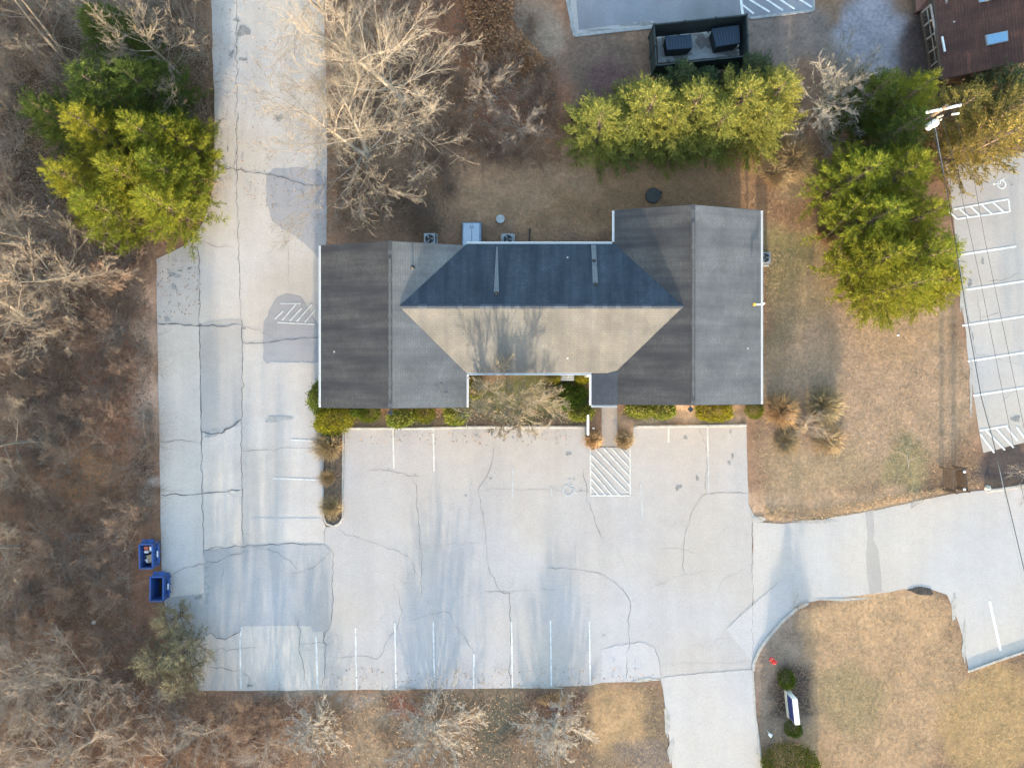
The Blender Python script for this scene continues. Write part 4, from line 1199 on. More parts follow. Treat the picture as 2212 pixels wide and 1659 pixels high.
# ------------------------------------------------------------------ neighbouring house, top right
def house():
    ze = 2.0
    A = np.array(P(2013, -60, ze)); B = np.array(P(2035, 172, ze))
    ux = (B - A) / np.linalg.norm(B - A)            # along the eave, down the picture
    vx = np.array((-ux[1], ux[0], 0.0))             # away from the eave, to the right
    L = np.linalg.norm(B - A); W = 6.2; sl = .38
    t = empty('brown_house', tuple(B * (1, 1, 0)), 0, 'neighbouring house with red-brown shingle roof and skylights at top right', 'house')
    b0 = B * (1, 1, 0)
    q = lambda u, v, z: tuple(A + ux * u + vx * v + (0, 0, z - ze) - b0)
    wall = MB()
    i = .4
    pts = [(i, i), (L - i, i), (L - i, 2 * W - i), (i, 2 * W - i)]
    c0 = [q(u, v, 0) for u, v in pts]; c1 = [q(u, v, ze) for u, v in pts]
    wall.hexa(c0 + c1)
    for u in (i, L - i): wall.poly([q(u, i, ze), q(u, W, ze + sl * W - .2), q(u, 2 * W - i, ze)])
    wall.build('wall', M['wood_dark'], t)
    roof = empty('roof'); roof.parent = t
    def rs(flip):
        V, F, UV = [], [], []
        run = .17; v = 0; k = 0
        while v < W:
            v1 = min(v + run, W); z0, z1 = ze + sl * v + .015, ze + sl * v1
            f = (lambda x: x) if not flip else (lambda x: 2 * W - x)
            n = len(V)
            a = [q(0, f(v), z0), q(L, f(v), z0), q(L, f(v1), z1), q(0, f(v1), z1)]
            d = [q(0, f(v), z0 - .05), q(L, f(v), z0 - .05), q(L, f(v), z0), q(0, f(v), z0)]
            V += a + d; F += [(n, n + 1, n + 2, n + 3), (n + 4, n + 5, n + 6, n + 7)]
            s = math.sqrt(1 + sl * sl)
            UV += [(0, v * s), (L, v * s), (L, v1 * s), (0, v1 * s)] + [(0, v), (L, v), (L, v), (0, v)]
            v = v1
        return link('roof_slope', np_mesh('roof_slope', V, F, M['sh_red'], uv=UV), None, roof)
    rs(False); rs(True)
    # skylights
    for (pts) in ([(2126, 79), (2174, 69), (2175, 91), (2130, 101)], [(2111, 3), (2152, -8), (2156, -2), (2114, 8)]):
        f = MB(); g = MB(); fr = []
        def onroof(px, py):
            z = 3.6
            for _ in range(4):
                p = np.array(P(px, py, z)); v = np.dot(p - A, vx); z = ze + sl * v
            return np.array((p[0], p[1], z)) - b0
        c = [onroof(*p) for p in pts]
        m = sum(c) / 4
        hi = [p + (0, 0, .13) for p in c]
        f.hexa([tuple(p - (0, 0, .02)) for p in c[::-1]] + [tuple(p) for p in hi[::-1]])
        sk = f.build('skylight', M['grey_metal'], roof)
        g.poly([tuple(m + (p - m) * .9 + (0, 0, .145)) for p in c[::-1]])
        g.build('pane', M['sky_glass'], sk)
    # eave trim, white flue strip
    MB().bar(q(0, -.05, ze - .05), q(L, -.05, ze - .05), .06, .16).build('fascia', M['wood_dark'], roof)
    a, c = np.array(P(2035, 80, ze + .3)) - b0, np.array(P(2041, 112, ze + .3)) - b0
    MB().bar(tuple(a), tuple(c), .10, .10).build('flashing_strip', M['white'], roof)
    # small hipped bay roof at its left end
    bay = MB(); z1, z2 = .55, .85
    e = [np.array(P(1976, -40, z1)) - b0, np.array(P(1979, 27, z1)) - b0, np.array(P(2000, 19, z1)) - b0, np.array(P(2014, 20, z1)) - b0, np.array(P(2070, -5, z1)) - b0, np.array(P(2070, -40, z1)) - b0]
    top = np.array(P(2040, -40, z2)) - b0
    for k in range(5): bay.poly([tuple(e[k]), tuple(e[k + 1]), tuple(top)][::1])
    bay.poly([tuple(p) for p in e][::-1])
    bay.build('bay_roof', M['brick'], roof)
    w = [e[0] * .96 + top * .04, e[1] * .94 + top * .06, e[3] * .94 + top * .06, e[5] * .96 + top * .04]
    MB().hexa([(p[0], p[1], 0) for p in w] + [(p[0], p[1], z1 - .02) for p in w]).build('bay_wall', M['wood_dark'], t)
    # outside stair, left of the eave
    st = empty('outside_stair', (0, 0, 0), 0, 'weathered wooden outside stair with long handrails beside the brown house', 'stair')
    n = 16
    a0, a1 = np.array(P(2008, 22, 1.3)), np.array(P(2036, 182, .1))
    st.location = (a1[0], a1[1], 0)
    d = a1 - a0; d2 = d * (1, 1, 0); d2 /= np.linalg.norm(d2); s = np.array((-d2[1], d2[0], 0))
    off = np.array((a1[0], a1[1], 0))
    for k in range(n):
        p = a0 + d * (k + .5) / n - off
        MB().bar(tuple(p - s * .5), tuple(p + s * .5), .27, .05).build('tread', M['wood_dark'], st)
    for sg in (-.55, .55):
        MB().bar(tuple(a0 - off + s * sg + (0, 0, -.1)), tuple(a1 - off + s * sg + (0, 0, -.05)), .06, .25).build('stringer', M['wood_dark'], st)
        for hz in (.55, .98):
            MB().bar(tuple(a0 - off + s * sg + (0, 0, hz)), tuple(a0 + d * .72 - off + s * sg + (0, 0, hz)), .14 if hz > .9 else .06, .05).build('handrail', M['wood_grey'], st)
        for k in range(5):
            p = a0 + d * .18 * k - off + s * sg
            MB().box(p[0] - .05, p[0] + .05, p[1] - .05, p[1] + .05, p[2], p[2] + .98).build('baluster_post', M['wood_grey'], st)
house()


# ------------------------------------------------------------------ utility pole, crossarm, transformer and wires
def utility_pole():
    zt = 8.6
    c = np.array(P(2043, 231, zt)); base = (c[0], c[1], 0)
    t = empty('utility_pole', base, 0, 'wooden utility pole with white crossarm and transformers rising among the conifers', 'utility pole')
    MB().cyl((0, 0, 0), (0, 0, zt + .1), .16, .11, 10).build('pole', M['trunk'], t)
    a = np.array(P(2007, 240, zt)) - c; b = np.array(P(2081, 224, zt)) - c
    arm = MB().bar((a[0], a[1], zt - .25), (b[0], b[1], zt - .25), .12, .13).build('crossarm', M['white'], t)
    for k in (.05, .35, .65, .95):
        p = a + (b - a) * k
        MB().lathe((p[0], p[1], zt - .18), [(.05, 0), (.06, .05), (.04, .09), (.05, .13), (.02, .16)], 10).build('insulator', M['grey_metal'], arm)
    p = np.array(P(2026, 262, zt - 1)) - c
    tr = MB().lathe((p[0], p[1], zt - 2.0), [(.19, 0), (.23, .06), (.23, .75), (.18, .86), (.05, .9)], 16).build('transformer', M['white_dull'], t, True)
    MB().bar((p[0], p[1], zt - 1.5), (0, 0, zt - 1.5), .07, .07).build('bracket', M['dark_metal'], tr)
    for k in (-.1, .12):
        MB().lathe((p[0] + k, p[1] + .05, zt - 1.0), [(.04, 0), (.05, .1), (.03, .14), (.04, .2)], 8).build('bushing', M['rock'], tr)
    p2 = np.array(P(2032, 250, zt - .5)) - c
    MB().bar((p2[0], p2[1], zt - .8), (p2[0] + .3, p2[1] + .10, zt - .8), .08, .16).build('fuse_switch', M['rock'], t)
    p3 = np.array(P(2064, 243, zt - .6)) - c
    MB().cyl((p3[0], p3[1], zt - .9), (p3[0] + .05, p3[1] - .15, zt - .4), .06).build('cutout', M['white_dull'], t)
    def wire(pts, r, label, mat='black'):
        V, F = tubes([(*pts[i], *pts[i + 1], r, r) for i in range(len(pts) - 1)], 5)
        o = link('power_line', np_mesh('power_line', V, F, M[mat], True))
        tag(o, label, 'cable', 'overhead wires from the utility pole')
    def span(plan, z0, sag):
        n = len(plan); out = []
        for i in range(n - 1):
            for j in range(6):
                s = (i + j / 6) / (n - 1)
                x = plan[i][0] + (plan[i + 1][0] - plan[i][0]) * j / 6; y = plan[i][1] + (plan[i + 1][1] - plan[i][1]) * j / 6
                out.append(P(x, y, z0 - sag * s))
        out.append(P(*plan[-1], z0 - sag)); return out
    wire(span([(2007, 240), (2046, 412), (2091, 697), (2120, 860), (2146, 955), (2195, 1158), (2245, 1370), (2330, 1760)], 8.55, .8), .022, 'thick black cable running down the right edge from the transformer')
    wire(span([(2030, 236), (2069, 386), (2116, 597), (2154, 788), (2240, 1220), (2330, 1700)], 8.55, .5), .011, 'thin overhead wire second from the left over the side lot', 'dark_metal')
    wire(span([(2056, 230), (2103, 383), (2128, 521), (2184, 788), (2290, 1300)], 8.55, .5), .011, 'thin overhead wire furthest right over the side lot', 'dark_metal')
    wire(span([(2020, 274), (2040, 383), (2068, 547), (2111, 788), (2168, 1055), (2240, 1400)], 7.3, .6), .016, 'pale lower wire just beside the thick black cable', 'grey_metal')
    mp = np.array(P(1634, 658, 3.4)) + (.25, 0, .62)
    s0 = np.array(P(2024, 268, 7.2))
    pts = []
    for k in range(15):
        s = k / 14; q = s0 + (mp - s0) * s; pts.append((q[0], q[1], q[2] - 1.0 * 4 * s * (1 - s) * .35))
    wire(pts, .013, 'service wire slanting from the pole across the lawn to the office', 'wood_dark')
utility_pole()


# ------------------------------------------------------------------ signs and small street furniture
def monument_sign():
    x, y, _ = P(1721, 1538, 1.5)
    a = radians(-6)
    t = empty('monument_sign', (x, y, 0), a + radians(12), 'white-topped blue monument sign standing between two round shrubs', 'sign')
    MB().box(-.20, .20, -.95, .95, 0, .35).build('plinth', M['rock'], t)
    MB().box(-.17, .17, -.88, .88, .351, 1.45).build('cabinet', M['white'], t, bevel=.02)
    for sx in (-1, 1):
        MB().box(min(sx * .171, sx * .185), max(sx * .171, sx * .185), -.82, .82, .45, 1.36).build('sign_face', M['sign_blue'], t)
monument_sign()


def hydrant():
    x, y, _ = P(1667, 1424)
    t = empty('fire_hydrant', (x, y, 0), 0, 'red fire hydrant on the grass at the driveway bend', 'fire hydrant')
    MB().lathe((0, 0, 0), [(.17, 0), (.17, .05), (.11, .06), (.11, .45), (.15, .47), (.15, .52), (.13, .60), (.07, .68), (.03, .70)], 16).build('barrel', M['red'], t, True)
    for a in (0, 2.1, 4.2):
        n = MB().cyl((.1 * cos(a), .1 * sin(a), .40), (.21 * cos(a), .21 * sin(a), .40), .065).build('nozzle', M['red'], t)
        MB().cyl((.21 * cos(a), .21 * sin(a), .40), (.235 * cos(a), .235 * sin(a), .40), .04, n=6).build('cap_nut', M['white_dull'], n)
    MB().cyl((0, 0, .69), (0, 0, .76), .035, n=5).build('top_nut', M['red'], t)
hydrant()
x, y, _ = P(1660, 1582)
t = empty('spotlight', (x, y, 0), 0, 'small white garden spotlight on the grass left of the lower round shrub', 'spotlight')
MB().cyl((0, 0, 0), (0, 0, .28), .03).build('stake', M['white_dull'], t)
MB().cyl((-.07, .04, .26), (.10, -.06, .40), .09, .13).build('lamp_head', M['white'], t)
MB().cyl((.102, -.062, .402), (.108, -.066, .406), .10).build('lens', M['yellow'], t)
MB().bar((-.14, .20, .03), (.02, .02, .05), .03, .03).build('cable', M['white_dull'], t)


def wood_frame():
    x, y, _ = P(2064, 1036, .9)
    t = empty('wooden_sign_frame', (x, y, 0), radians(7), 'dark wooden double-panel sign frame with white-capped posts near the side lot', 'sign')
    w, l = .42, .78
    for sx in (-1, 1):
        for k in range(4): MB().box(sx * w - .03, sx * w + .03, -l, l, .35 + k * .28, .60 + k * .28).build('board', M['wood_dark'], t)
        for sy in (-1, 1):
            MB().box(sx * w - .055, sx * w + .055, sy * l - .055, sy * l + .055, 0, 1.62).build('post', M['wood_dark'], t)
    for sy in (-1, 1): MB().bar((-w, sy * l, 1.5), (w, sy * l, 1.5), .07, .07).build('tie_bar', M['wood_dark'], t)
    for (sx, sy) in ((.2, .62), (w + .22, .44), (.05, -.55), (w + .32, -.62)):
        MB().lathe((sx, sy, 1.62 if sx < w else .35), [(.07, 0), (.09, .05), (.06, .13), (.02, .15)], 10).build('lamp_cap', M['white'], t)
        MB().cyl((sx, sy, 0), (sx, sy, 1.62 if sx < w else .35), .025, n=6).build('lamp_stem', M['dark_metal'], t)
wood_frame()


def boulder(px, py, r, label, seed, mat='rock'):
    rng = np.random.default_rng(seed)
    V = []; F = []
    n, m = 10, 6
    for j in range(m + 1):
        for i in range(n):
            a, b = 2 * pi * i / n, pi / 2 * j / m
            rr = r * (1 + rng.uniform(-.16, .16))
            V.append((rr * cos(a) * cos(b), rr * sin(a) * cos(b) * .85, rr * sin(b) * .7))
    for j in range(m):
        for i in range(n): F.append((j * n + i, j * n + (i + 1) % n, (j + 1) * n + (i + 1) % n, (j + 1) * n + i))
    x, y, _ = P(px, py)
    o = link('boulder', np_mesh('boulder', V, F, M[mat], True), None, None, (x, y, 0)); tag(o, label, 'rock')
boulder(2133, 1054, .24, 'pale boulder at the corner of the dark planting bed', 1)
boulder(1940, 724, .09, 'small white stone on the lawn below the conifers', 2, 'white')
boulder(203, 1344, .16, 'small white rubbish bag among the leafless thicket', 3, 'white')
boulder(1102, 60, .22, 'pale stone on the leaf bed left of the upper lot', 4)

# storm drain at the bend
x, y, _ = P(1990, 1276)
t = empty('storm_drain', (x, y, 0), radians(-3), 'dark kerb-side storm drain opening at the right-hand driveway bend', 'storm drain')
mb = MB(); pts = blob(0, 0, .86, .24, 5, 24, .35)
mb.poly([(a_, b_, .045) for a_, b_ in pts])
for i in range(len(pts)):
    q0, q1 = pts[i], pts[(i + 1) % len(pts)]
    mb.poly([(q0[0], q0[1], .045), (q0[0] * 1.06, q0[1] * 1.1, .0), (q1[0] * 1.06, q1[1] * 1.1, .0), (q1[0], q1[1], .045)])
mb.build('opening', M['drain'], t)
for k in range(7):
    MB().box(-.62 + k * .2, -.56 + k * .2, -.15, .15, .046, .06).build('grate_bar', M['dump_in'], t)

# ------------------------------------------------------------------ plants: generators
def norm3(x, y, z):
    l = math.sqrt(x * x + y * y + z * z) or 1e-9
    return x / l, y / l, z / l


def bare_tree(seed, h, r, fork=.22, limbs=9, trunk_r=.17, kids=(7, 6, 4), droop=0.0, rmin=.006, wob=.10, lean=(0, 0), multi=1):
    """leafless tree: returns (trunk segs, crown segs)"""
    rng = random.Random(seed)
    trunk, crown = [], []
    G = rng.gauss; U = rng.uniform

    def grow(px, py, pz, dx, dy, dz, L, rad, lvl):
        n = (7, 5, 4, 3)[lvl]
        st = L / n
        r0 = rad
        for i in range(n):
            w = wob * (1, 1.1, 1.3, 1.5)[lvl]
            dx, dy, dz = norm3(dx + G(0, w), dy + G(0, w), dz + G(0, w) + (.05, .04, .02, 0)[lvl] - droop * i / n)
            qx, qy, qz = px + dx * st, py + dy * st, pz + dz * st
            if qz < .15: qz = .15
            r1 = max(rad * (1 - .8 * (i + 1) / n), rmin)
            crown.append((px, py, pz, qx, qy, qz, r0, r1))
            px, py, pz, r0 = qx, qy, qz, r1
            if lvl < 3 and (i > 0 or lvl > 0):
                c = kids[lvl] / n
                c = int(c) + (1 if rng.random() < c - int(c) else 0)
                for _ in range(c):
                    a = U(.3, .85)
                    ux, uy, uz = norm3(G(0, 1), G(0, 1), G(0, 1) + .25)
                    ex, ey, ez = norm3(dx * cos(a) + ux * sin(a), dy * cos(a) + uy * sin(a), dz * cos(a) + uz * sin(a))
                    grow(px, py, pz, ex, ey, ez, L * U(.32, .62) * (1 - .35 * i / n), r1 * U(.5, .75), lvl + 1)

    for tnum in range(multi):
        x = y = z = 0.0
        a0 = U(0, 6.28)
        dx, dy, dz = norm3(lean[0] + (.35 * cos(a0) if multi > 1 else G(0, .05)), lean[1] + (.35 * sin(a0) if multi > 1 else G(0, .05)), 1)
        n = 6; tr = trunk_r / math.sqrt(multi); H_ = h * .72; per = max(1, limbs // multi)
        r0 = tr * 1.25
        hubs = []
        for i in range(n):
            dx, dy, dz = norm3(dx + G(0, .07), dy + G(0, .07), dz)
            st = H_ * (fork if i == 0 else (1 - fork) / (n - 1))
            q = (x + dx * st, y + dy * st, z + dz * st)
            r1 = tr * (1 - .80 * (i + 1) / n)
            (trunk if i < 2 else crown).append((x, y, z, *q, r0, r1))
            x, y, z = q; r0 = r1
            hubs.append((x, y, z, r1))
        ga = U(0, 6.28)
        for k in range(per):
            f = k / max(per - 1, 1)
            hx, hy, hz, hr = hubs[min(int(f * 4.4), 4)]
            ga += 2.4 + G(0, .25)
            inc = 1.38 - 1.0 * f + G(0, .1)
            L = r * (1.12 - .35 * f) * U(.82, 1.12)
            grow(hx, hy, hz, sin(inc) * cos(ga), sin(inc) * sin(ga), cos(inc), L, tr * U(.20, .32), 0)
    return trunk, crown


def plant(root, trunk, crown, mat_t, mat_c, kt=8, kc=3):
    if trunk:
        V, F = tubes(trunk, kt); link('trunk', np_mesh('trunk', V, F, M[mat_t], True), None, root)
    big = [s for s in crown if s[6] > .035]; small = [s for s in crown if s[6] <= .035]
    V1, F1 = tubes(big, 5) if big else (np.zeros((0, 3)), np.zeros((0, 4), int))
    V2, F2 = tubes(small, kc)
    V = np.concatenate([V1, V2]); F = np.concatenate([F1, F2 + len(V1)])
    link('crown', np_mesh('crown', V, F, M[mat_c]), None, root)


def copy_tree(src, name, loc, rz, sc, label, cat, group=None):
    r = src.copy(); COL.objects.link(r); r.name = name
    r.location = loc; r.rotation_euler = (0, 0, rz); r.scale = (sc, sc, sc)
    r['label'] = label; r['category'] = cat
    if group: r['group'] = group
    elif 'group' in r: del r['group']
    for ch in src.children:
        c = ch.copy(); COL.objects.link(c); c.parent = r
    return r


def leaves(pos, dr, L, W, rng, flat=0.0):
    """diamond blades at pos pointing dr"""
    n = len(pos)
    dr = dr / np.maximum(np.linalg.norm(dr, axis=1, keepdims=True), 1e-9)
    up = rng.normal(size=(n, 3)); up[:, 2] += flat
    sd = np.cross(dr, up); sd /= np.maximum(np.linalg.norm(sd, axis=1, keepdims=True), 1e-9)
    L = np.broadcast_to(np.asarray(L, float), (n,))[:, None]; W = np.broadcast_to(np.asarray(W, float), (n,))[:, None]
    V = np.stack([pos, pos + dr * L * .45 + sd * W / 2, pos + dr * L, pos + dr * L * .45 - sd * W / 2], 1).reshape(-1, 3)
    F = np.arange(4 * n).reshape(-1, 4)
    return V, F


def conifer_mesh(seed, h, r, whorls=15, per=6, sprays=9, nl=12, round_=.65, leafL=.26, leafW=.055, upness=.35, base=.10):
    rng = np.random.default_rng(seed)
    pos, drs, br = [], [], []
    for w in range(whorls):
        t = base + (1 - base) * (w + .3) / whorls
        z = h * t
        R = r * max(.10, (1 - ((t - base) / (1 - base)) ** (1 / round_) if round_ < 1 else (1 - (t - base) / (1 - base)))) * rng.uniform(.85, 1.1)
        R = max(R, .25)
        nb = max(3, int(per * (.6 + .6 * R / r)))
        for b in range(nb):
            a = 2 * pi * (b + rng.uniform(-.35, .35)) / nb + w * 1.1
            Lb = R * rng.uniform(.68, 1.15)
            el = upness * rng.uniform(.3, 1.3) + .5 * t
            d = np.array([cos(a) * cos(el), sin(a) * cos(el), sin(el)])
            p0 = np.array([0, 0, z - .15 * R]); br.append((*p0, *(p0 + d * Lb), .035 * (1.1 - t) + .008, .006))
            ns = max(3, int(sprays * Lb / r + 2))
            for s in range(ns):
                f = .28 + .72 * (s + rng.uniform(0, 1)) / ns
                q = p0 + d * Lb * f
                yaw = rng.uniform(-1, 1); sp = np.array([d[0] * cos(yaw) - d[1] * sin(yaw), d[0] * sin(yaw) + d[1] * cos(yaw), d[2] * .6 + rng.uniform(-.05, .5)])
                sp /= np.linalg.norm(sp)
                sl = rng.uniform(.35, .72) * (.6 + .4 * min(1, r / 3))
                tt = rng.uniform(0, 1, nl)
                pos.append(q + sp * (tt * sl)[:, None] + rng.normal(0, .035, (nl, 3)))
                drs.append(sp * .9 + rng.normal(0, .42, (nl, 3)))
    pos = np.concatenate(pos); drs = np.concatenate(drs)
    n = len(pos)
    V, F = leaves(pos, drs, leafL * rng.uniform(.6, 1.25, n), leafW * rng.uniform(.7, 1.3, n), rng, .6)
    return V, F, br


def make_conifer(name, seed, h, r, mat, **kw):
    root = empty(name)
    V, F, br = conifer_mesh(seed, h, r, **kw)
    link('crown', np_mesh('crown', V, F, M[mat]), None, root)
    tv, tf = tubes([(0, 0, 0, 0, 0, h * .5, .05 + h * .011, .035 + h * .006), (0, 0, h * .5, 0, 0, h * .97, .035 + h * .006, .02)] , 8)
    bv, bf = tubes(br, 4)
    link('trunk', np_mesh('trunk', np.concatenate([tv, bv]), np.concatenate([tf, bf + len(tv)]), M['trunk']), None, root)
    return root


def shrub_cloud(seed, rx, ry, h, n, L, W, lump=.36, fill=.5, nl=9, up=.4, flat_top=False):
    """leafy shrub: leaves on lumpy shells inside an ellipsoid dome"""
    rng = np.random.default_rng(seed)
    cl = max(5, nl)
    cd = rng.normal(size=(cl, 3)); cd[:, 2] = np.abs(cd[:, 2]); cd /= np.linalg.norm(cd, axis=1, keepdims=True)
    d = rng.normal(size=(n, 3)); d[:, 2] = np.abs(d[:, 2]) * 1.0; d /= np.linalg.norm(d, axis=1, keepdims=True)
    bumpv = np.max(d @ cd.T, axis=1)
    rad = (1 - lump) + lump * np.clip((bumpv - .55) / .45, 0, 1) + np.where(rng.random(n) < .12, rng.uniform(0, .22, n), 0)
    rad = rad * (fill + (1 - fill) * rng.uniform(0, 1, n) ** .45)
    pos = d * rad[:, None] * np.array([rx, ry, h])
    if flat_top: pos[:, 2] = np.minimum(pos[:, 2], h * .8 + rng.normal(0, .03, n))
    pos[:, 2] += .05
    dr = d * np.array([1, 1, 1]) + rng.normal(0, .6, (n, 3)); dr[:, 2] += up
    return leaves(pos, dr, L * rng.uniform(.6, 1.3, n), W * rng.uniform(.7, 1.3, n), rng, .5)


SG = 'shrubs along the office front'


def shrub(name, px, py, rx, ry, h, mat, label, seed, n=1600, L=.14, W=.06, cat='shrub', group=None, z=None, rz=0, **kw):
    x, y, _ = P(px, py, h * .5 if z is None else z)
    root = empty(name, (x, y, 0), rz, label, cat, group)
    if group == SG: rx *= 1.18; ry *= 1.2; n = int(n * 1.4)
    V, F = shrub_cloud(seed, rx, ry, h, n, L, W, **kw)
    link('foliage', np_mesh('foliage', V, F, M[mat]), None, root)
    rng = random.Random(seed)
    segs = []
    for k in range(7):
        a = rng.uniform(0, 6.28); f = rng.uniform(.2, .6)
        segs.append((0, 0, 0, rx * f * cos(a), ry * f * sin(a), h * .6, .025, .01))
    V, F = tubes(segs, 4)
    link('stems', np_mesh('stems', V, F, M['trunk']), None, root)
    return root


def grass_clump(px, py, r, h, label, seed, n=900, mat='straw', lean=(0, 0), group='dormant ornamental grasses'):
    x, y, _ = P(px, py, h * .4)
    root = empty('ornamental_grass', (x, y, 0), 0, label, 'ornamental grass', group)
    rng = np.random.default_rng(seed)
    a = rng.uniform(0, 2 * pi, n); f = rng.uniform(0, 1, n) ** .6
    segs = []
    for i in range(n):
        b = np.array([.6 * r * f[i] * cos(a[i]), .6 * r * f[i] * sin(a[i]), 0])
        j = rng.uniform(0, 2 * pi); k = rng.uniform(.15, .55) * r
        t = np.array([b[0] + cos(a[i]) * r * .35 + cos(j) * k + lean[0] * r * .6, b[1] + sin(a[i]) * r * .35 + sin(j) * k + lean[1] * r * .6, h * rng.uniform(.45, 1.0) * (1.1 - .6 * f[i])])
        m = b * .5 + t * .5 + np.array([0, 0, .18 * h])
        segs += [(*b, *m, .013, .012), (*m, *t, .012, .005)]
    V, F = tubes(segs, 3)
    link('blades', np_mesh('blades', V, F, M[mat]), None, root)
    return root


# ------------------------------------------------------------------ leafless trees
def leafless(name, px, py, label, seed, h, r, mat='bark_tan', group=None, **kw):
    x, y, _ = P(px, py)
    t = empty(name, (x, y, 0), 0, label, 'tree', group)
    tr, cr = bare_tree(seed, h, r, **kw)
    plant(t, tr, cr, mat, mat)
    return t

GB = 'leafless trees around the site'
big1 = leafless('leafless_tree', 872, 222, 'largest pale leafless tree above the office, with the stout visible trunk', 11, 13.0, 5.5, 'bark_pale', GB, limbs=19, trunk_r=.22, kids=(9, 8, 6), lean=(-.03, .06))
big2 = leafless('leafless_tree', 800, 340, 'broad pale leafless tree whose branches reach the left wing roof', 29, 8.5, 6.0, 'bark_pale', GB, limbs=24, trunk_r=.24, kids=(9, 8, 6), fork=.12, multi=2)
nw = leafless('leafless_tree', 392, 168, 'tan leafless tree over the dark conifers beside the upper driveway', 31, 8.5, 4.3, 'bark_tan', GB, limbs=13, trunk_r=.15, kids=(8, 8, 5))
ne = leafless('leafless_tree', 1762, 238, 'small pale leafless tree between the hedge conifers and the tall conifers', 45, 4.4, 3.2, 'bark_light', GB, limbs=28, trunk_r=.16, fork=.14, kids=(8, 7, 5), wob=.08, rmin=.010)
s1 = leafless('leafless_tree', 682, 1566, 'small leafless tree left-most along the lower edge of the lot', 51, 2.3, 2.1, 'bark_light', GB, limbs=30, trunk_r=.09, fork=.15, kids=(7, 6, 5), wob=.07, rmin=.009)
s2 = leafless('leafless_tree', 946, 1566, 'middle leafless tree below the lot with red shrubs at its foot', 52, 2.5, 3.1, 'bark_light', GB, limbs=30, trunk_r=.12, fork=.12, kids=(7, 6, 5), wob=.07, rmin=.009)
s3 = leafless('leafless_tree', 1198, 1560, 'grey leafless tree right-most along the lower edge of the lot', 53, 2.3, 2.3, 'bark_light', GB, limbs=30, trunk_r=.09, fork=.15, kids=(7, 6, 5), wob=.07, rmin=.009)
for o_ in (s1, s2, s3): o_.scale = (1, 1, .42)     # low, wide crowns
ent = leafless('courtyard_tree', 1095, 862, 'dense twiggy leafless tree in the front courtyard overhanging the parking stalls', 61, 3.9, 3.3, 'twig_green', None, limbs=22, trunk_r=.075, fork=.10, kids=(10, 8, 6), droop=.05, rmin=.010, multi=3)

# woodland trees share three built ones
wA = leafless('leafless_tree', 150, 135, 'tall leafless tree with twin pale stems in the top left corner', 71, 10.5, 4.4, 'bark_tan', GB, limbs=14, trunk_r=.17, multi=2, kids=(9, 8, 6))
wB = leafless('leafless_tree', -10, 400, 'pale forked leafless tree at the left edge beside the big conifers', 72, 9.0, 5.0, 'bark_tan', GB, limbs=13, trunk_r=.18, wob=.13, kids=(9, 8, 6))
wC = leafless('leafless_tree', 212, 1462, 'leaning leafless tree with a short orange-tan trunk in the lower left thicket', 73, 6.0, 3.6, 'bark_grey', GB, limbs=13, trunk_r=.12, lean=(.2, .3), kids=(9, 8, 6))
def put(src, px, py, rz, sc, label, group=GB):
    x, y, _ = P(px, py)
    return copy_tree(src, 'leafless_tree', (x, y, 0), rz, sc, label, 'tree', group)
put(wA, 95, 520, 2.1, 1.15, 'wide leafless tree left of the driveway with branches pointing down right')
put(wB, 80, 690, 4.0, 1.05, 'pale leafless tree at the left edge level with the hatched bay')
put(wB, 165, 600, 1.2, .9, 'leafless tree just below the left conifers, nearest the driveway')
put(wA, 20, 240, 4.4, .7, 'small leafless tree at the left edge above the forked tree')
put(wA, 700, 30, 1.0, .95, 'leafless tree overhanging the top of the driveway from its right side')
put(wC, 265, 1560, 1.7, 1.05, 'grey leafless tree below the pale junipers in the lower left')
put(wC, 140, 1590, 3.9, 1.1, 'leafless tree with curved branches near the lower left corner')
put(wC, 90, 1440, 5.2, 1.0, 'leafless tree at the left edge of the lower thicket')
put(wC, 470, 1575, .6, .6, 'leafless tree crowding the lower left corner of the lot')
put(wC, 400, 1590, 2.9, .9, 'leafless tree at the bottom edge between the thicket and the lot')
put(wB, 40, 1180, 5.0, .7, 'leafless tree at the left edge level with the dumpsters')
put(wB, 30, 1600, 2.2, .8, 'leafless tree in the bottom left corner')
put(wB, 80, 950, .3, .7, 'leafless tree at the left edge level with the front kerb')
put(wC, 1075, 215, 2.0, .6, 'brown leafless sapling in the brush right of the largest pale tree')
put(wC, 1115, 285, 4.1, .55, 'brown leafless sapling nearest the hedge conifers')
put(wC, 575, 1600, 4.6, .5, 'grey leafless sapling beside the left-most lower tree')
put(wC, 2235, 1040, 1.0, .8, 'leafless tree poking in from the right edge over the dark bed')
# scrub around the lower right clump
put(wC, 1735, 925, .8, .38, 'low brown leafless bush in the middle of the four straw grasses', 'leafless bushes')
put(wC, 1722, 1308, 2.8, .20, 'tiny leafless bush at the driveway bend', 'leafless bushes')
put(wC, 890, 1540, 2.8, .22, 'low reddish leafless bush left of the middle lower tree', 'leafless bushes')
put(wC, 1240, 1530, 1.8, .22, 'low leafless bush between the lot edge and the right-most lower tree', 'leafless bushes')

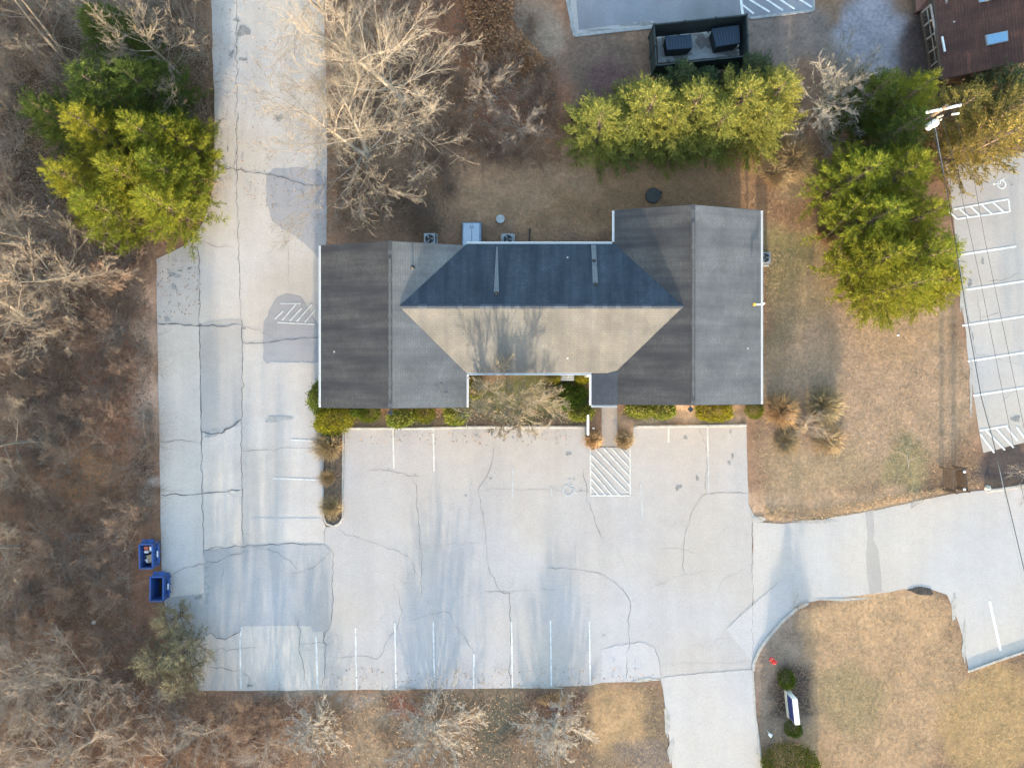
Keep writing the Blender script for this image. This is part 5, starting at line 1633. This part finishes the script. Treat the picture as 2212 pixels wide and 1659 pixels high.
bush = leafless('leafless_bush', 255, 1010, 'brown leafless bush in the tangle of the left woods', 91, 2.0, 1.7, 'bark_brown', 'brown bushes of the left woods', limbs=20, trunk_r=.05, fork=.08, kids=(6, 6, 4), wob=.14, rmin=.006, multi=4)
rb = random.Random(12)
for bx_, by_ in [(60, 880), (120, 820), (200, 870), (260, 900), (180, 960), (90, 1010), (40, 1080), (150, 1090), (230, 1090), (290, 1120), (60, 1250), (130, 1200), (220, 1180), (250, 1280), (180, 1280), (110, 1330),
                 (40, 1370), (170, 1370), (250, 1390), (300, 1480), (330, 1540), (200, 1520), (60, 1520), (120, 1650), (220, 1640), (310, 1620), (370, 1560), (420, 1620), (520, 1530), (480, 1640), (590, 1560), (230, 700), (270, 620), (190, 720), (40, 790), (270, 780)]:
    x, y, _ = P(bx_ + rb.uniform(-12, 12), by_ + rb.uniform(-12, 12))
    copy_tree(bush, 'leafless_bush', (x, y, 0), rb.uniform(0, 6.28), rb.uniform(.7, 1.15), 'brown leafless bush in the tangle of the left woods', 'bush', 'brown bushes of the left woods')
bush['category'] = 'bush'
for bx_, by_ in [(930, 300), (990, 270), (1040, 330), (1090, 320), (1150, 330), (1180, 290), (1060, 150), (1110, 120), (1150, 200), (1000, 200), (960, 380), (900, 420), (1190, 240)]:
    x, y, _ = P(bx_ + rb.uniform(-10, 10), by_ + rb.uniform(-10, 10))
    copy_tree(bush, 'leafless_bush', (x, y, 0), rb.uniform(0, 6.28), rb.uniform(.6, .95), 'reddish leafless bush in the brush between the big pale trees and the hedge', 'bush', 'reddish bushes above the office')

# ------------------------------------------------------------------ conifers
cA = make_conifer('conifer', 1, 9.0, 3.0, 'pine', whorls=17, per=7, sprays=17, nl=24, leafL=.23, leafW=.032)
cB = make_conifer('conifer', 2, 7.5, 2.7, 'pine', whorls=15, per=7, sprays=17, nl=24, leafL=.23, leafW=.032, round_=.55)
cC = make_conifer('conifer', 3, 8.0, 2.9, 'pine_deep', whorls=16, per=7, sprays=17, nl=24, leafL=.23, leafW=.032, round_=.6)
cD = make_conifer('conifer', 13, 8.0, 3.0, 'pine_green', whorls=16, per=7, sprays=17, nl=24, leafL=.23, leafW=.032, round_=.6)
hA = make_conifer('hedge_conifer', 4, 5.6, 2.5, 'hemlock', whorls=14, per=8, sprays=18, nl=22, leafL=.16, leafW=.036, round_=.42, upness=.12, base=.03)
hB = make_conifer('hedge_conifer', 5, 5.0, 2.3, 'hemlock', whorls=13, per=8, sprays=18, nl=22, leafL=.16, leafW=.036, round_=.45, upness=.12, base=.03)
hN = make_conifer('hedge_conifer', 6, 3.6, 1.8, 'spruce_n', whorls=12, per=7, sprays=10, nl=12, leafL=.20, leafW=.05, round_=.6, base=.04)
tC = make_conifer('conifer', 7, 7.0, 2.8, 'tan_conifer', whorls=14, per=6, sprays=9, nl=11, round_=.6)
jA = make_conifer('juniper', 8, 3.4, 1.7, 'juniper', whorls=10, per=5, sprays=8, nl=11, leafL=.26, leafW=.032, round_=.5)
USED = set()
def con(src, px, py, zc, rz, sc, label, group, name=None):
    """px,py: where the crown's middle (height zc) is seen"""
    x, y, _ = P(px, py, zc)
    if src.name not in USED:
        USED.add(src.name)
        src.location = (x, y, 0); src.rotation_euler = (0, 0, rz); src.scale = (sc,) * 3
        tag(src, label, 'conifer', group); return src
    return copy_tree(src, src.name.split('.')[0], (x, y, 0), rz, sc, label, 'conifer', group)

GL = 'conifers left of the driveway'
con(cC, 215, 190, 6, .3, 1.05, 'dark conifer at the top of the left conifer group', GL)
con(cC, 100, 240, 5, 1.6, .85, 'dark conifer on the left shoulder of the left conifer group', GL)
con(cC, 325, 200, 4, 3.1, .95, 'shaded conifer under the tan leafless tree by the driveway', GL)
con(cA, 200, 275, 6, .8, .95, 'bright conifer at the left middle of the left conifer group', GL)
con(cA, 310, 285, 6, 2.5, .9, 'bright conifer at the middle of the left conifer group', GL)
con(cB, 385, 300, 4, 4.0, .85, 'small conifer on the driveway edge, middle of the left group', GL)
con(cB, 255, 370, 6, 5.2, 1.0, 'yellow-green conifer at the heart of the left conifer group', GL)
con(cB, 350, 365, 5, 1.9, .95, 'yellow-green conifer next to the driveway, lower part of the left group', GL)
con(cA, 160, 390, 5, .2, .85, 'yellow-green conifer at the lower left of the left conifer group', GL)
con(cB, 235, 455, 4, 2.8, .95, 'yellow-green conifer at the lowest point of the left conifer group', GL)
con(cD, 372, 452, 3, 4.7, .85, 'dark green conifer at the lower right of the left group, over the pavement', GL)
con(cC, 200, 40, 6, 4.7, .85, 'dark conifer behind the leafless trees at the top left', GL)
GH = 'conifer hedge behind the office'
con(hA, 1290, 275, 2.5, .4, .92, 'left-most yellow-green conifer of the hedge behind the office', GH)
con(hB, 1345, 295, 2.0, 1.4, .8, 'small conifer in the lower left of the hedge behind the office', GH)
con(hA, 1395, 250, 2.5, 2.1, 1.05, 'second large conifer from the left in the hedge behind the office', GH)
con(hB, 1440, 285, 2.0, 3.0, .95, 'conifer in the lower middle of the hedge behind the office', GH)
con(hA, 1490, 245, 2.5, 4.0, 1.0, 'middle conifer of the hedge behind the office', GH)
con(hB, 1545, 280, 2.2, 5.0, 1.0, 'brightest yellow conifer right of the hedge middle', GH)
con(hA, 1590, 235, 2.5, 5.9, 1.0, 'second large conifer from the right in the hedge behind the office', GH)
con(hB, 1635, 275, 2.0, .9, .95, 'conifer at the lower right of the hedge behind the office', GH)
con(hA, 1665, 215, 2.5, 1.7, .95, 'right-most large conifer of the hedge beside the small leafless tree', GH)
con(hN, 1465, 178, 1.5, .1, .95, 'dark blue-green conifer behind the hedge, left of two', GH)
con(hN, 1520, 180, 1.5, 1.1, .8, 'low dark conifer between the bin enclosure and the hedge middle', GH)
con(hN, 1620, 168, 1.5, 2.1, 1.0, 'dark green conifer behind the hedge, right of two', GH)
con(hN, 1265, 245, 1.2, 3.3, .55, 'small dark conifer at the left tip of the hedge', GH)
GR = 'tall conifers right of the office'
con(cC, 1900, 190, 5, .5, .8, 'dark conifer beside the small leafless tree at the top of the right group', GR)
con(cA, 1975, 200, 5, 1.5, .8, 'bright conifer at the top of the right conifer group', GR)
con(cC, 1930, 290, 4, 2.5, .9, 'shaded conifer below the small leafless tree', GR)
con(cD, 1850, 385, 4, 3.6, .9, 'dark green conifer on the left flank of the right group', GR)
con(cB, 1960, 370, 6, 4.4, 1.05, 'bright conifer in the upper middle of the right group', GR)
con(cA, 2005, 460, 6, 5.5, .85, 'yellow-green conifer along the side lot, upper part of the right group', GR)
con(cD, 1895, 470, 5, .9, .95, 'green conifer in the middle left of the right group', GR)
con(cD, 1985, 560, 4, 2.2, .95, 'dark conifer along the side lot, lower part of the right group', GR)
con(cB, 1905, 560, 5, 3.3, 1.0, 'green conifer in the lower left of the right group', GR)
con(cA, 1945, 620, 5, 4.1, .95, 'conifer at the lowest tip of the right group', GR)
con(cB, 2020, 610, 4, 5.0, .85, 'conifer at the lower right of the right group beside the parking lines', GR)
GT = 'tan-tinged conifers by the side lot'
con(tC, 2155, 300, 5, .6, 1.05, 'large tan-green conifer over the top of the side lot', GT)
con(tC, 2100, 215, 5, 1.9, .85, 'thin tan conifer beside the brown house roof', GT)
con(tC, 2200, 230, 5, 3.0, 1.0, 'tan-green conifer at the right edge below the brown house', GT)
con(hN, 2175, 190, 3, 3.9, 1.3, 'dark blue-green conifer against the brown house roof', GT)
con(tC, 2070, 330, 3, 4.8, .7, 'small tan conifer below the utility pole crossarm', GT)
GJ = 'grey-green junipers at the lot corner'
con(jA, 365, 1345, 2, .3, .9, 'grey-green juniper just below the empty dumpster', GJ)
con(jA, 395, 1405, 2, 1.8, 1.05, 'grey-green juniper at the lower left lot corner, nearest the parking line', GJ)
con(jA, 335, 1430, 2, 3.2, 1.0, 'grey-green juniper on the inner side of the lower left corner', GJ)
con(jA, 390, 1465, 2, 4.6, 1.0, 'lowest grey-green juniper at the lower left lot corner', GJ)

# ------------------------------------------------------------------ foundation planting
SG = 'shrubs along the office front'
shrub('yew', 690, 858, .75, 1.1, 3.0, 'box', 'tall dark green yew at the lower left corner of the office', 801, 3600, .16, .05, group=SG)
shrub('yew', 712, 905, 1.30, 1.0, 1.8, 'yew', 'bright yellow-green yew at the head of the kerbed island', 802, 4800, .15, .05, group=SG)
shrub('rhododendron', 775, 888, .55, .4, .9, 'ivy', 'small olive shrub right of the yellow-green yew', 803, 1100, .12, .06, group=SG)
shrub('boxwood', 794, 894, .72, .55, 1.0, 'box', 'clipped dark boxwood left of the left gable lamp', 804, 2400, .09, .045, group=SG, lump=.08, flat_top=True)
shrub('rhododendron', 862, 905, .95, .62, 1.1, 'rhodo', 'pale green rhododendron below the left gable lamp', 805, 1500, .19, .075, group=SG)
shrub('boxwood', 915, 893, .68, .6, 1.0, 'box', 'clipped dark boxwood right of the pale rhododendron', 806, 2400, .09, .045, group=SG, lump=.08, flat_top=True)
shrub('rhododendron', 985, 895, .85, .65, 1.1, 'rhodo', 'pale green rhododendron at the left corner of the courtyard', 807, 1300, .19, .075, group=SG)
shrub('rhododendron', 1025, 838, .62, 1.0, 1.1, 'rhodo', 'green shrub in the inner left corner of the courtyard', 808, 1600, .16, .06, group=SG)
shrub('globe_shrub', 1196, 817, .48, .40, .95, 'yew', 'round yellow-green shrub left of the garden bench', 809, 2000, .09, .04, group=SG, lump=.06)
shrub('globe_shrub', 1256, 817, .48, .40, .95, 'yew', 'round yellow-green shrub right of the garden bench', 810, 2000, .09, .04, group=SG, lump=.06)
shrub('ivy_bed', 1225, 855, 1.35, .8, .7, 'ivy', 'glossy green low planting filling the right side of the courtyard', 811, 3400, .16, .07, group=SG)
shrub('ivy_bed', 1255, 892, .8, .6, .7, 'rhodo', 'olive low planting left of the entrance walkway', 812, 1600, .15, .06, group=SG)
shrub('rhododendron', 1385, 886, .95, .5, .9, 'rhodo', 'green rhododendron right of the entrance walkway', 813, 1300, .19, .075, group=SG)
shrub('rhododendron', 1432, 887, .85, .5, .9, 'rhodo', 'green rhododendron left of the right gable lamp', 814, 1200, .19, .075, group=SG)
shrub('azalea', 1545, 889, 1.25, .62, .9, 'yew', 'wide yellow-green azalea below the right wing', 815, 2600, .14, .06, group=SG)
shrub('boxwood', 1632, 888, .55, .5, .9, 'box', 'clipped dark boxwood at the lower right corner of the office', 816, 1700, .09, .045, group=SG, lump=.08)
shrub('globe_shrub', 1702, 1470, .58, .70, 1.1, 'box', 'round clipped shrub above the monument sign', 817, 2600, .09, .045, group='clipped shrubs by the sign', lump=.06)
shrub('globe_shrub', 1716, 1577, .60, .55, 1.0, 'box', 'round clipped shrub below the monument sign', 818, 2400, .09, .045, group='clipped shrubs by the sign', lump=.06)
shrub('clipped_hedge', 1712, 1668, 2.2, 1.7, 1.9, 'box', 'long dark clipped hedge at the bottom edge beside the driveway', 819, 9000, .12, .06, lump=.18, flat_top=True, z=1.0)
shrub('azalea', 1730, 920, .5, .5, .5, 'straw_dark', 'low brown dormant perennial between the four straw grasses', 820, 900, .18, .03, group='dormant perennials')
shrub('azalea', 1195, 1512, 1.2, .45, .5, 'straw_dark', 'dark brown brush bank above the right-most lower tree', 822, 1300, .18, .03, group='dormant perennials')

grass_clump(712, 962, 1.05, 1.1, 'large straw grass at the top of the kerbed island', 901, 900, lean=(-.35, -.15))
grass_clump(708, 1032, .62, .7, 'small straw grass in the middle of the kerbed island', 902, 420, lean=(-.35, 0))
grass_clump(716, 1094, .78, .85, 'straw grass near the rounded end of the kerbed island', 903, 620, lean=(-.1, -.1))
grass_clump(1281, 950, .60, .55, 'round straw grass left of the entrance walkway', 904, 800)
grass_clump(1349, 950, .62, .55, 'round straw grass right of the entrance walkway', 905, 800)
grass_clump(1690, 886, 1.19, 1.0, 'straw grass at the upper left of the dry bed', 906, 1200)
grass_clump(1781, 876, 1.25, 1.1, 'straw grass at the upper right of the dry bed', 907, 1275)
grass_clump(1700, 950, 0.94, .4, 'darker straw grass at the lower left of the dry bed', 908, 900, 'straw_dark')
grass_clump(1786, 945, 1.12, .4, 'straw grass at the lower right of the dry bed', 909, 1125)
grass_clump(1715, 345, 1.5, 1.3, 'tall straw-coloured grass patch left of the tall conifers', 910, 1100)
grass_clump(1680, 370, 1.2, 1.0, 'straw-coloured grass patch at the right end of the hedge', 911, 800)
grass_clump(1790, 500, 1.0, .9, 'brown dead brush on the left edge of the tall conifers', 912, 600, 'straw_dark')

# ------------------------------------------------------------------ undergrowth, litter and dead grass (uncountable)
def in_poly(x, y, poly):
    x = np.asarray(x); y = np.asarray(y); ins = np.zeros(x.shape, bool); n = len(poly)
    for i in range(n):
        x0, y0 = poly[i]; x1, y1 = poly[(i + 1) % n]
        c = ((y0 > y) != (y1 > y)) & (x < (x1 - x0) * (y - y0) / ((y1 - y0) or 1e-9) + x0)
        ins ^= c
    return ins

WOODS_L = [(-60, -40), (450, -40), (455, 420), (430, 480), (330, 540), (325, 700), (335, 1100), (290, 1160), (290, 1300), (350, 1390), (420, 1498), (430, 1560), (440, 1720), (-60, 1720)]
WOODS_T = [(715, -40), (1110, -40), (1180, 120), (1215, 260), (1210, 350), (1120, 365), (1050, 330), (980, 400), (960, 500), (715, 500)]
BANK_B = [(425, 1502), (1270, 1492), (1290, 1690), (430, 1700)]
PAVED = [LOT, LANE, DRIVE, TLOT, RLOT]


def scatter(polys, n, seed):
    rng = np.random.default_rng(seed); px, py = [], []
    for poly, m in zip(polys, n):
        a = np.array(poly); lo, hi = a.min(0), a.max(0); got = 0
        while got < m:
            x = rng.uniform(lo[0], hi[0], m * 2); y = rng.uniform(lo[1], hi[1], m * 2)
            k = in_poly(x, y, poly); x, y = x[k][:m - got], y[k][:m - got]
            px.append(x); py.append(y); got += len(x)
    return np.concatenate(px), np.concatenate(py)


def undergrowth(name, polys, clumps, per, label, seed, mat, hgt, spread):
    rng = random.Random(seed)
    cx, cy = scatter(polys, clumps, seed)
    segs = []
    for x, y in zip(cx, cy):
        bx, by, _ = P(x, y)
        hh = hgt * rng.uniform(.5, 1.3); sp = spread * rng.uniform(.6, 1.4)
        for k in range(int(per * rng.uniform(.6, 1.4))):
            a = rng.uniform(0, 6.28); f = rng.uniform(.1, 1)
            p = [bx + rng.gauss(0, .25), by + rng.gauss(0, .25), 0.05]
            d = norm3(cos(a) * f, sin(a) * f, rng.uniform(.15, 1.0))
            L = sp * rng.uniform(.5, 1.2); r0 = rng.uniform(.006, .013)
            for s in range(3):
                d = norm3(d[0] + rng.gauss(0, .3), d[1] + rng.gauss(0, .3), d[2] + rng.gauss(0, .25) - .12 * s)
                q = (p[0] + d[0] * L / 3, p[1] + d[1] * L / 3, max(.05, p[2] + d[2] * L / 3 * hh / sp))
                segs.append((*p, *q, r0, r0 * .75)); r0 *= .75
                if rng.random() < .38:
                    e = norm3(d[0] + rng.gauss(0, .8), d[1] + rng.gauss(0, .8), d[2] + rng.gauss(0, .4)); l2 = L * rng.uniform(.15, .35)
                    segs.append((*q, q[0] + e[0] * l2, q[1] + e[1] * l2, max(.05, q[2] + e[2] * l2), r0 * .8, .004))
                p = q
    V, F = tubes(segs, 3)
    o = link(name, np_mesh(name, V, F, M[mat])); tag(o, label, 'undergrowth', kind='stuff')

undergrowth('undergrowth', [WOODS_L], [430], 46, 'tangled brown leafless undergrowth filling the left woods', 1001, 'bark_brown', 1.6, 1.7)
undergrowth('undergrowth', [WOODS_L], [220], 36, 'paler grey twigs mixed through the left woods', 1002, 'bark_grey', 2.4, 2.0)
undergrowth('undergrowth', [WOODS_T], [190], 40, 'brown leafless undergrowth between the upper driveway and the hedge', 1003, 'bark_brown', 1.0, 1.4)
undergrowth('undergrowth', [[(425, 1502), (640, 1502), (620, 1700), (430, 1700)], BANK_B], [60, 40], 30, 'low brown scrub on the bank below the lot', 1004, 'bark_brown', .45, .9)


def litter(name, polys, ns, seed, mat, label, L=.13, W=.08, up=.25, zmax=.06, cat='leaf litter', avoid=True):
    px, py = scatter(polys, ns, seed)
    if avoid:
        keep = np.ones(len(px), bool)
        for poly in PAVED: keep &= ~in_poly(px, py, poly)
        px, py = px[keep], py[keep]
    rng = np.random.default_rng(seed + 1); n = len(px)
    f = 1 / K
    pos = np.stack([(px - CX) * f, (CY - py) * f, rng.uniform(.008, zmax, n)], 1)
    d = np.stack([rng.normal(size=n), rng.normal(size=n), np.abs(rng.normal(size=n)) * up], 1)
    V, F = leaves(pos, d, L * rng.uniform(.6, 1.4, n), W * rng.uniform(.6, 1.3, n), rng, 2.5)
    o = link(name, np_mesh(name, V, F, M[mat])); tag(o, label, cat, kind='stuff')

BEECH = [(985, -40), (1105, -40), (1110, 60), (1180, 140), (1130, 170), (1030, 120)]
LAWN = [(1640, 520), (2070, 700), (2120, 1050), (1640, 1125), (1622, 920), (1650, 880)]
LAWN2 = [(1640, 1420), (1745, 1305), (2040, 1285), (2090, 1450), (2260, 1400), (2260, 1700), (1650, 1700)]
LAWN3 = [(960, 420), (1240, 330), (1660, 350), (1800, 300), (1760, 560), (1660, 900), (1650, 450), (1330, 450), (1330, 525), (900, 525)]
ISLE = [(702, 930), (738, 930), (738, 1115), (720, 1130), (702, 1115)]
BED = [(750, 885), (1262, 885), (1262, 920), (750, 922)]
litter('leaf_litter', [WOODS_L, WOODS_T, BANK_B, ISLE, BED], [34000, 11000, 6000, 600, 900], 1101, 'leaf_litter', 'dry brown leaf litter over the woodland floor and beds')
litter('leaf_litter', [BEECH], [5200], 1102, 'leaf_orange', 'orange-brown beech leaves at the top edge', .17, .11, 1.0, .9)
litter('leaf_litter', [[(960, 120), (1200, 120), (1215, 350), (1050, 350), (960, 300)]], [3200], 1106, 'leaf_orange', 'rust-brown leaves over the brush right of the big pale trees', .13, .08, .5, .12)
litter('dead_grass', [LAWN, LAWN2, LAWN3, [(1270, 1490), (1430, 1480), (1450, 1690), (1280, 1690)]], [30000, 28000, 14000, 4000], 1103, 'grass', 'short dormant tan grass covering the lawns', .18, .018, .35, .02, 'grass')
litter('dead_grass', [[(1650, 1095), (1760, 1100), (2060, 1050), (2120, 1052), (2060, 1062), (1900, 1098), (1760, 1125), (1660, 1127)]], [1800], 1104, 'grass', 'bleached straw grass fringe along the entrance road', .22, .03, .6, .05, 'grass', False)


litter('fallen_leaves', [[(705, 1440), (1420, 1440), (1420, 1485), (705, 1488)], [(750, 930), (1255, 930), (1255, 960), (750, 960)], [(345, 560), (430, 560), (440, 680), (345, 690)], [(470, 0), (690, 0), (690, 520), (470, 400)]],
       [260, 120, 120, 500], 1105, 'leaf_litter', 'scattered dry leaves blown over the asphalt edges', .12, .07, .3, .06, 'leaf litter', False)
bpy.data.objects['fallen_leaves'].location.z = .035


def fallen_branch(px, py, rz, label, seed):
    rng = random.Random(seed); segs = []
    def go(p, a, L, r, lv):
        for i in range(4):
            a += rng.gauss(0, .25); q = (p[0] + cos(a) * L / 4, p[1] + sin(a) * L / 4, .06 + rng.uniform(0, .06))
            segs.append((*p, *q, r, r * .8)); p = q; r *= .8
            if lv < 2 and rng.random() < .7: go(p, a + rng.choice((-.7, .7)), L * .5, r * .7, lv + 1)
    go((0, 0, .06), 0, 1.5, .03, 0)
    V, F = tubes(segs, 5); x, y, _ = P(px, py)
    o = link('fallen_branch', np_mesh('fallen_branch', V, F, M['bark_light']), None, None, (x, y, 0), rz); tag(o, label, 'branch')


fallen_branch(1968, 1098, .4, 'fallen pale branch on the lawn left of the wooden sign frame', 1)
fallen_branch(1962, 1010, 1.1, 'small fallen stick on the greener patch of the right lawn', 2)
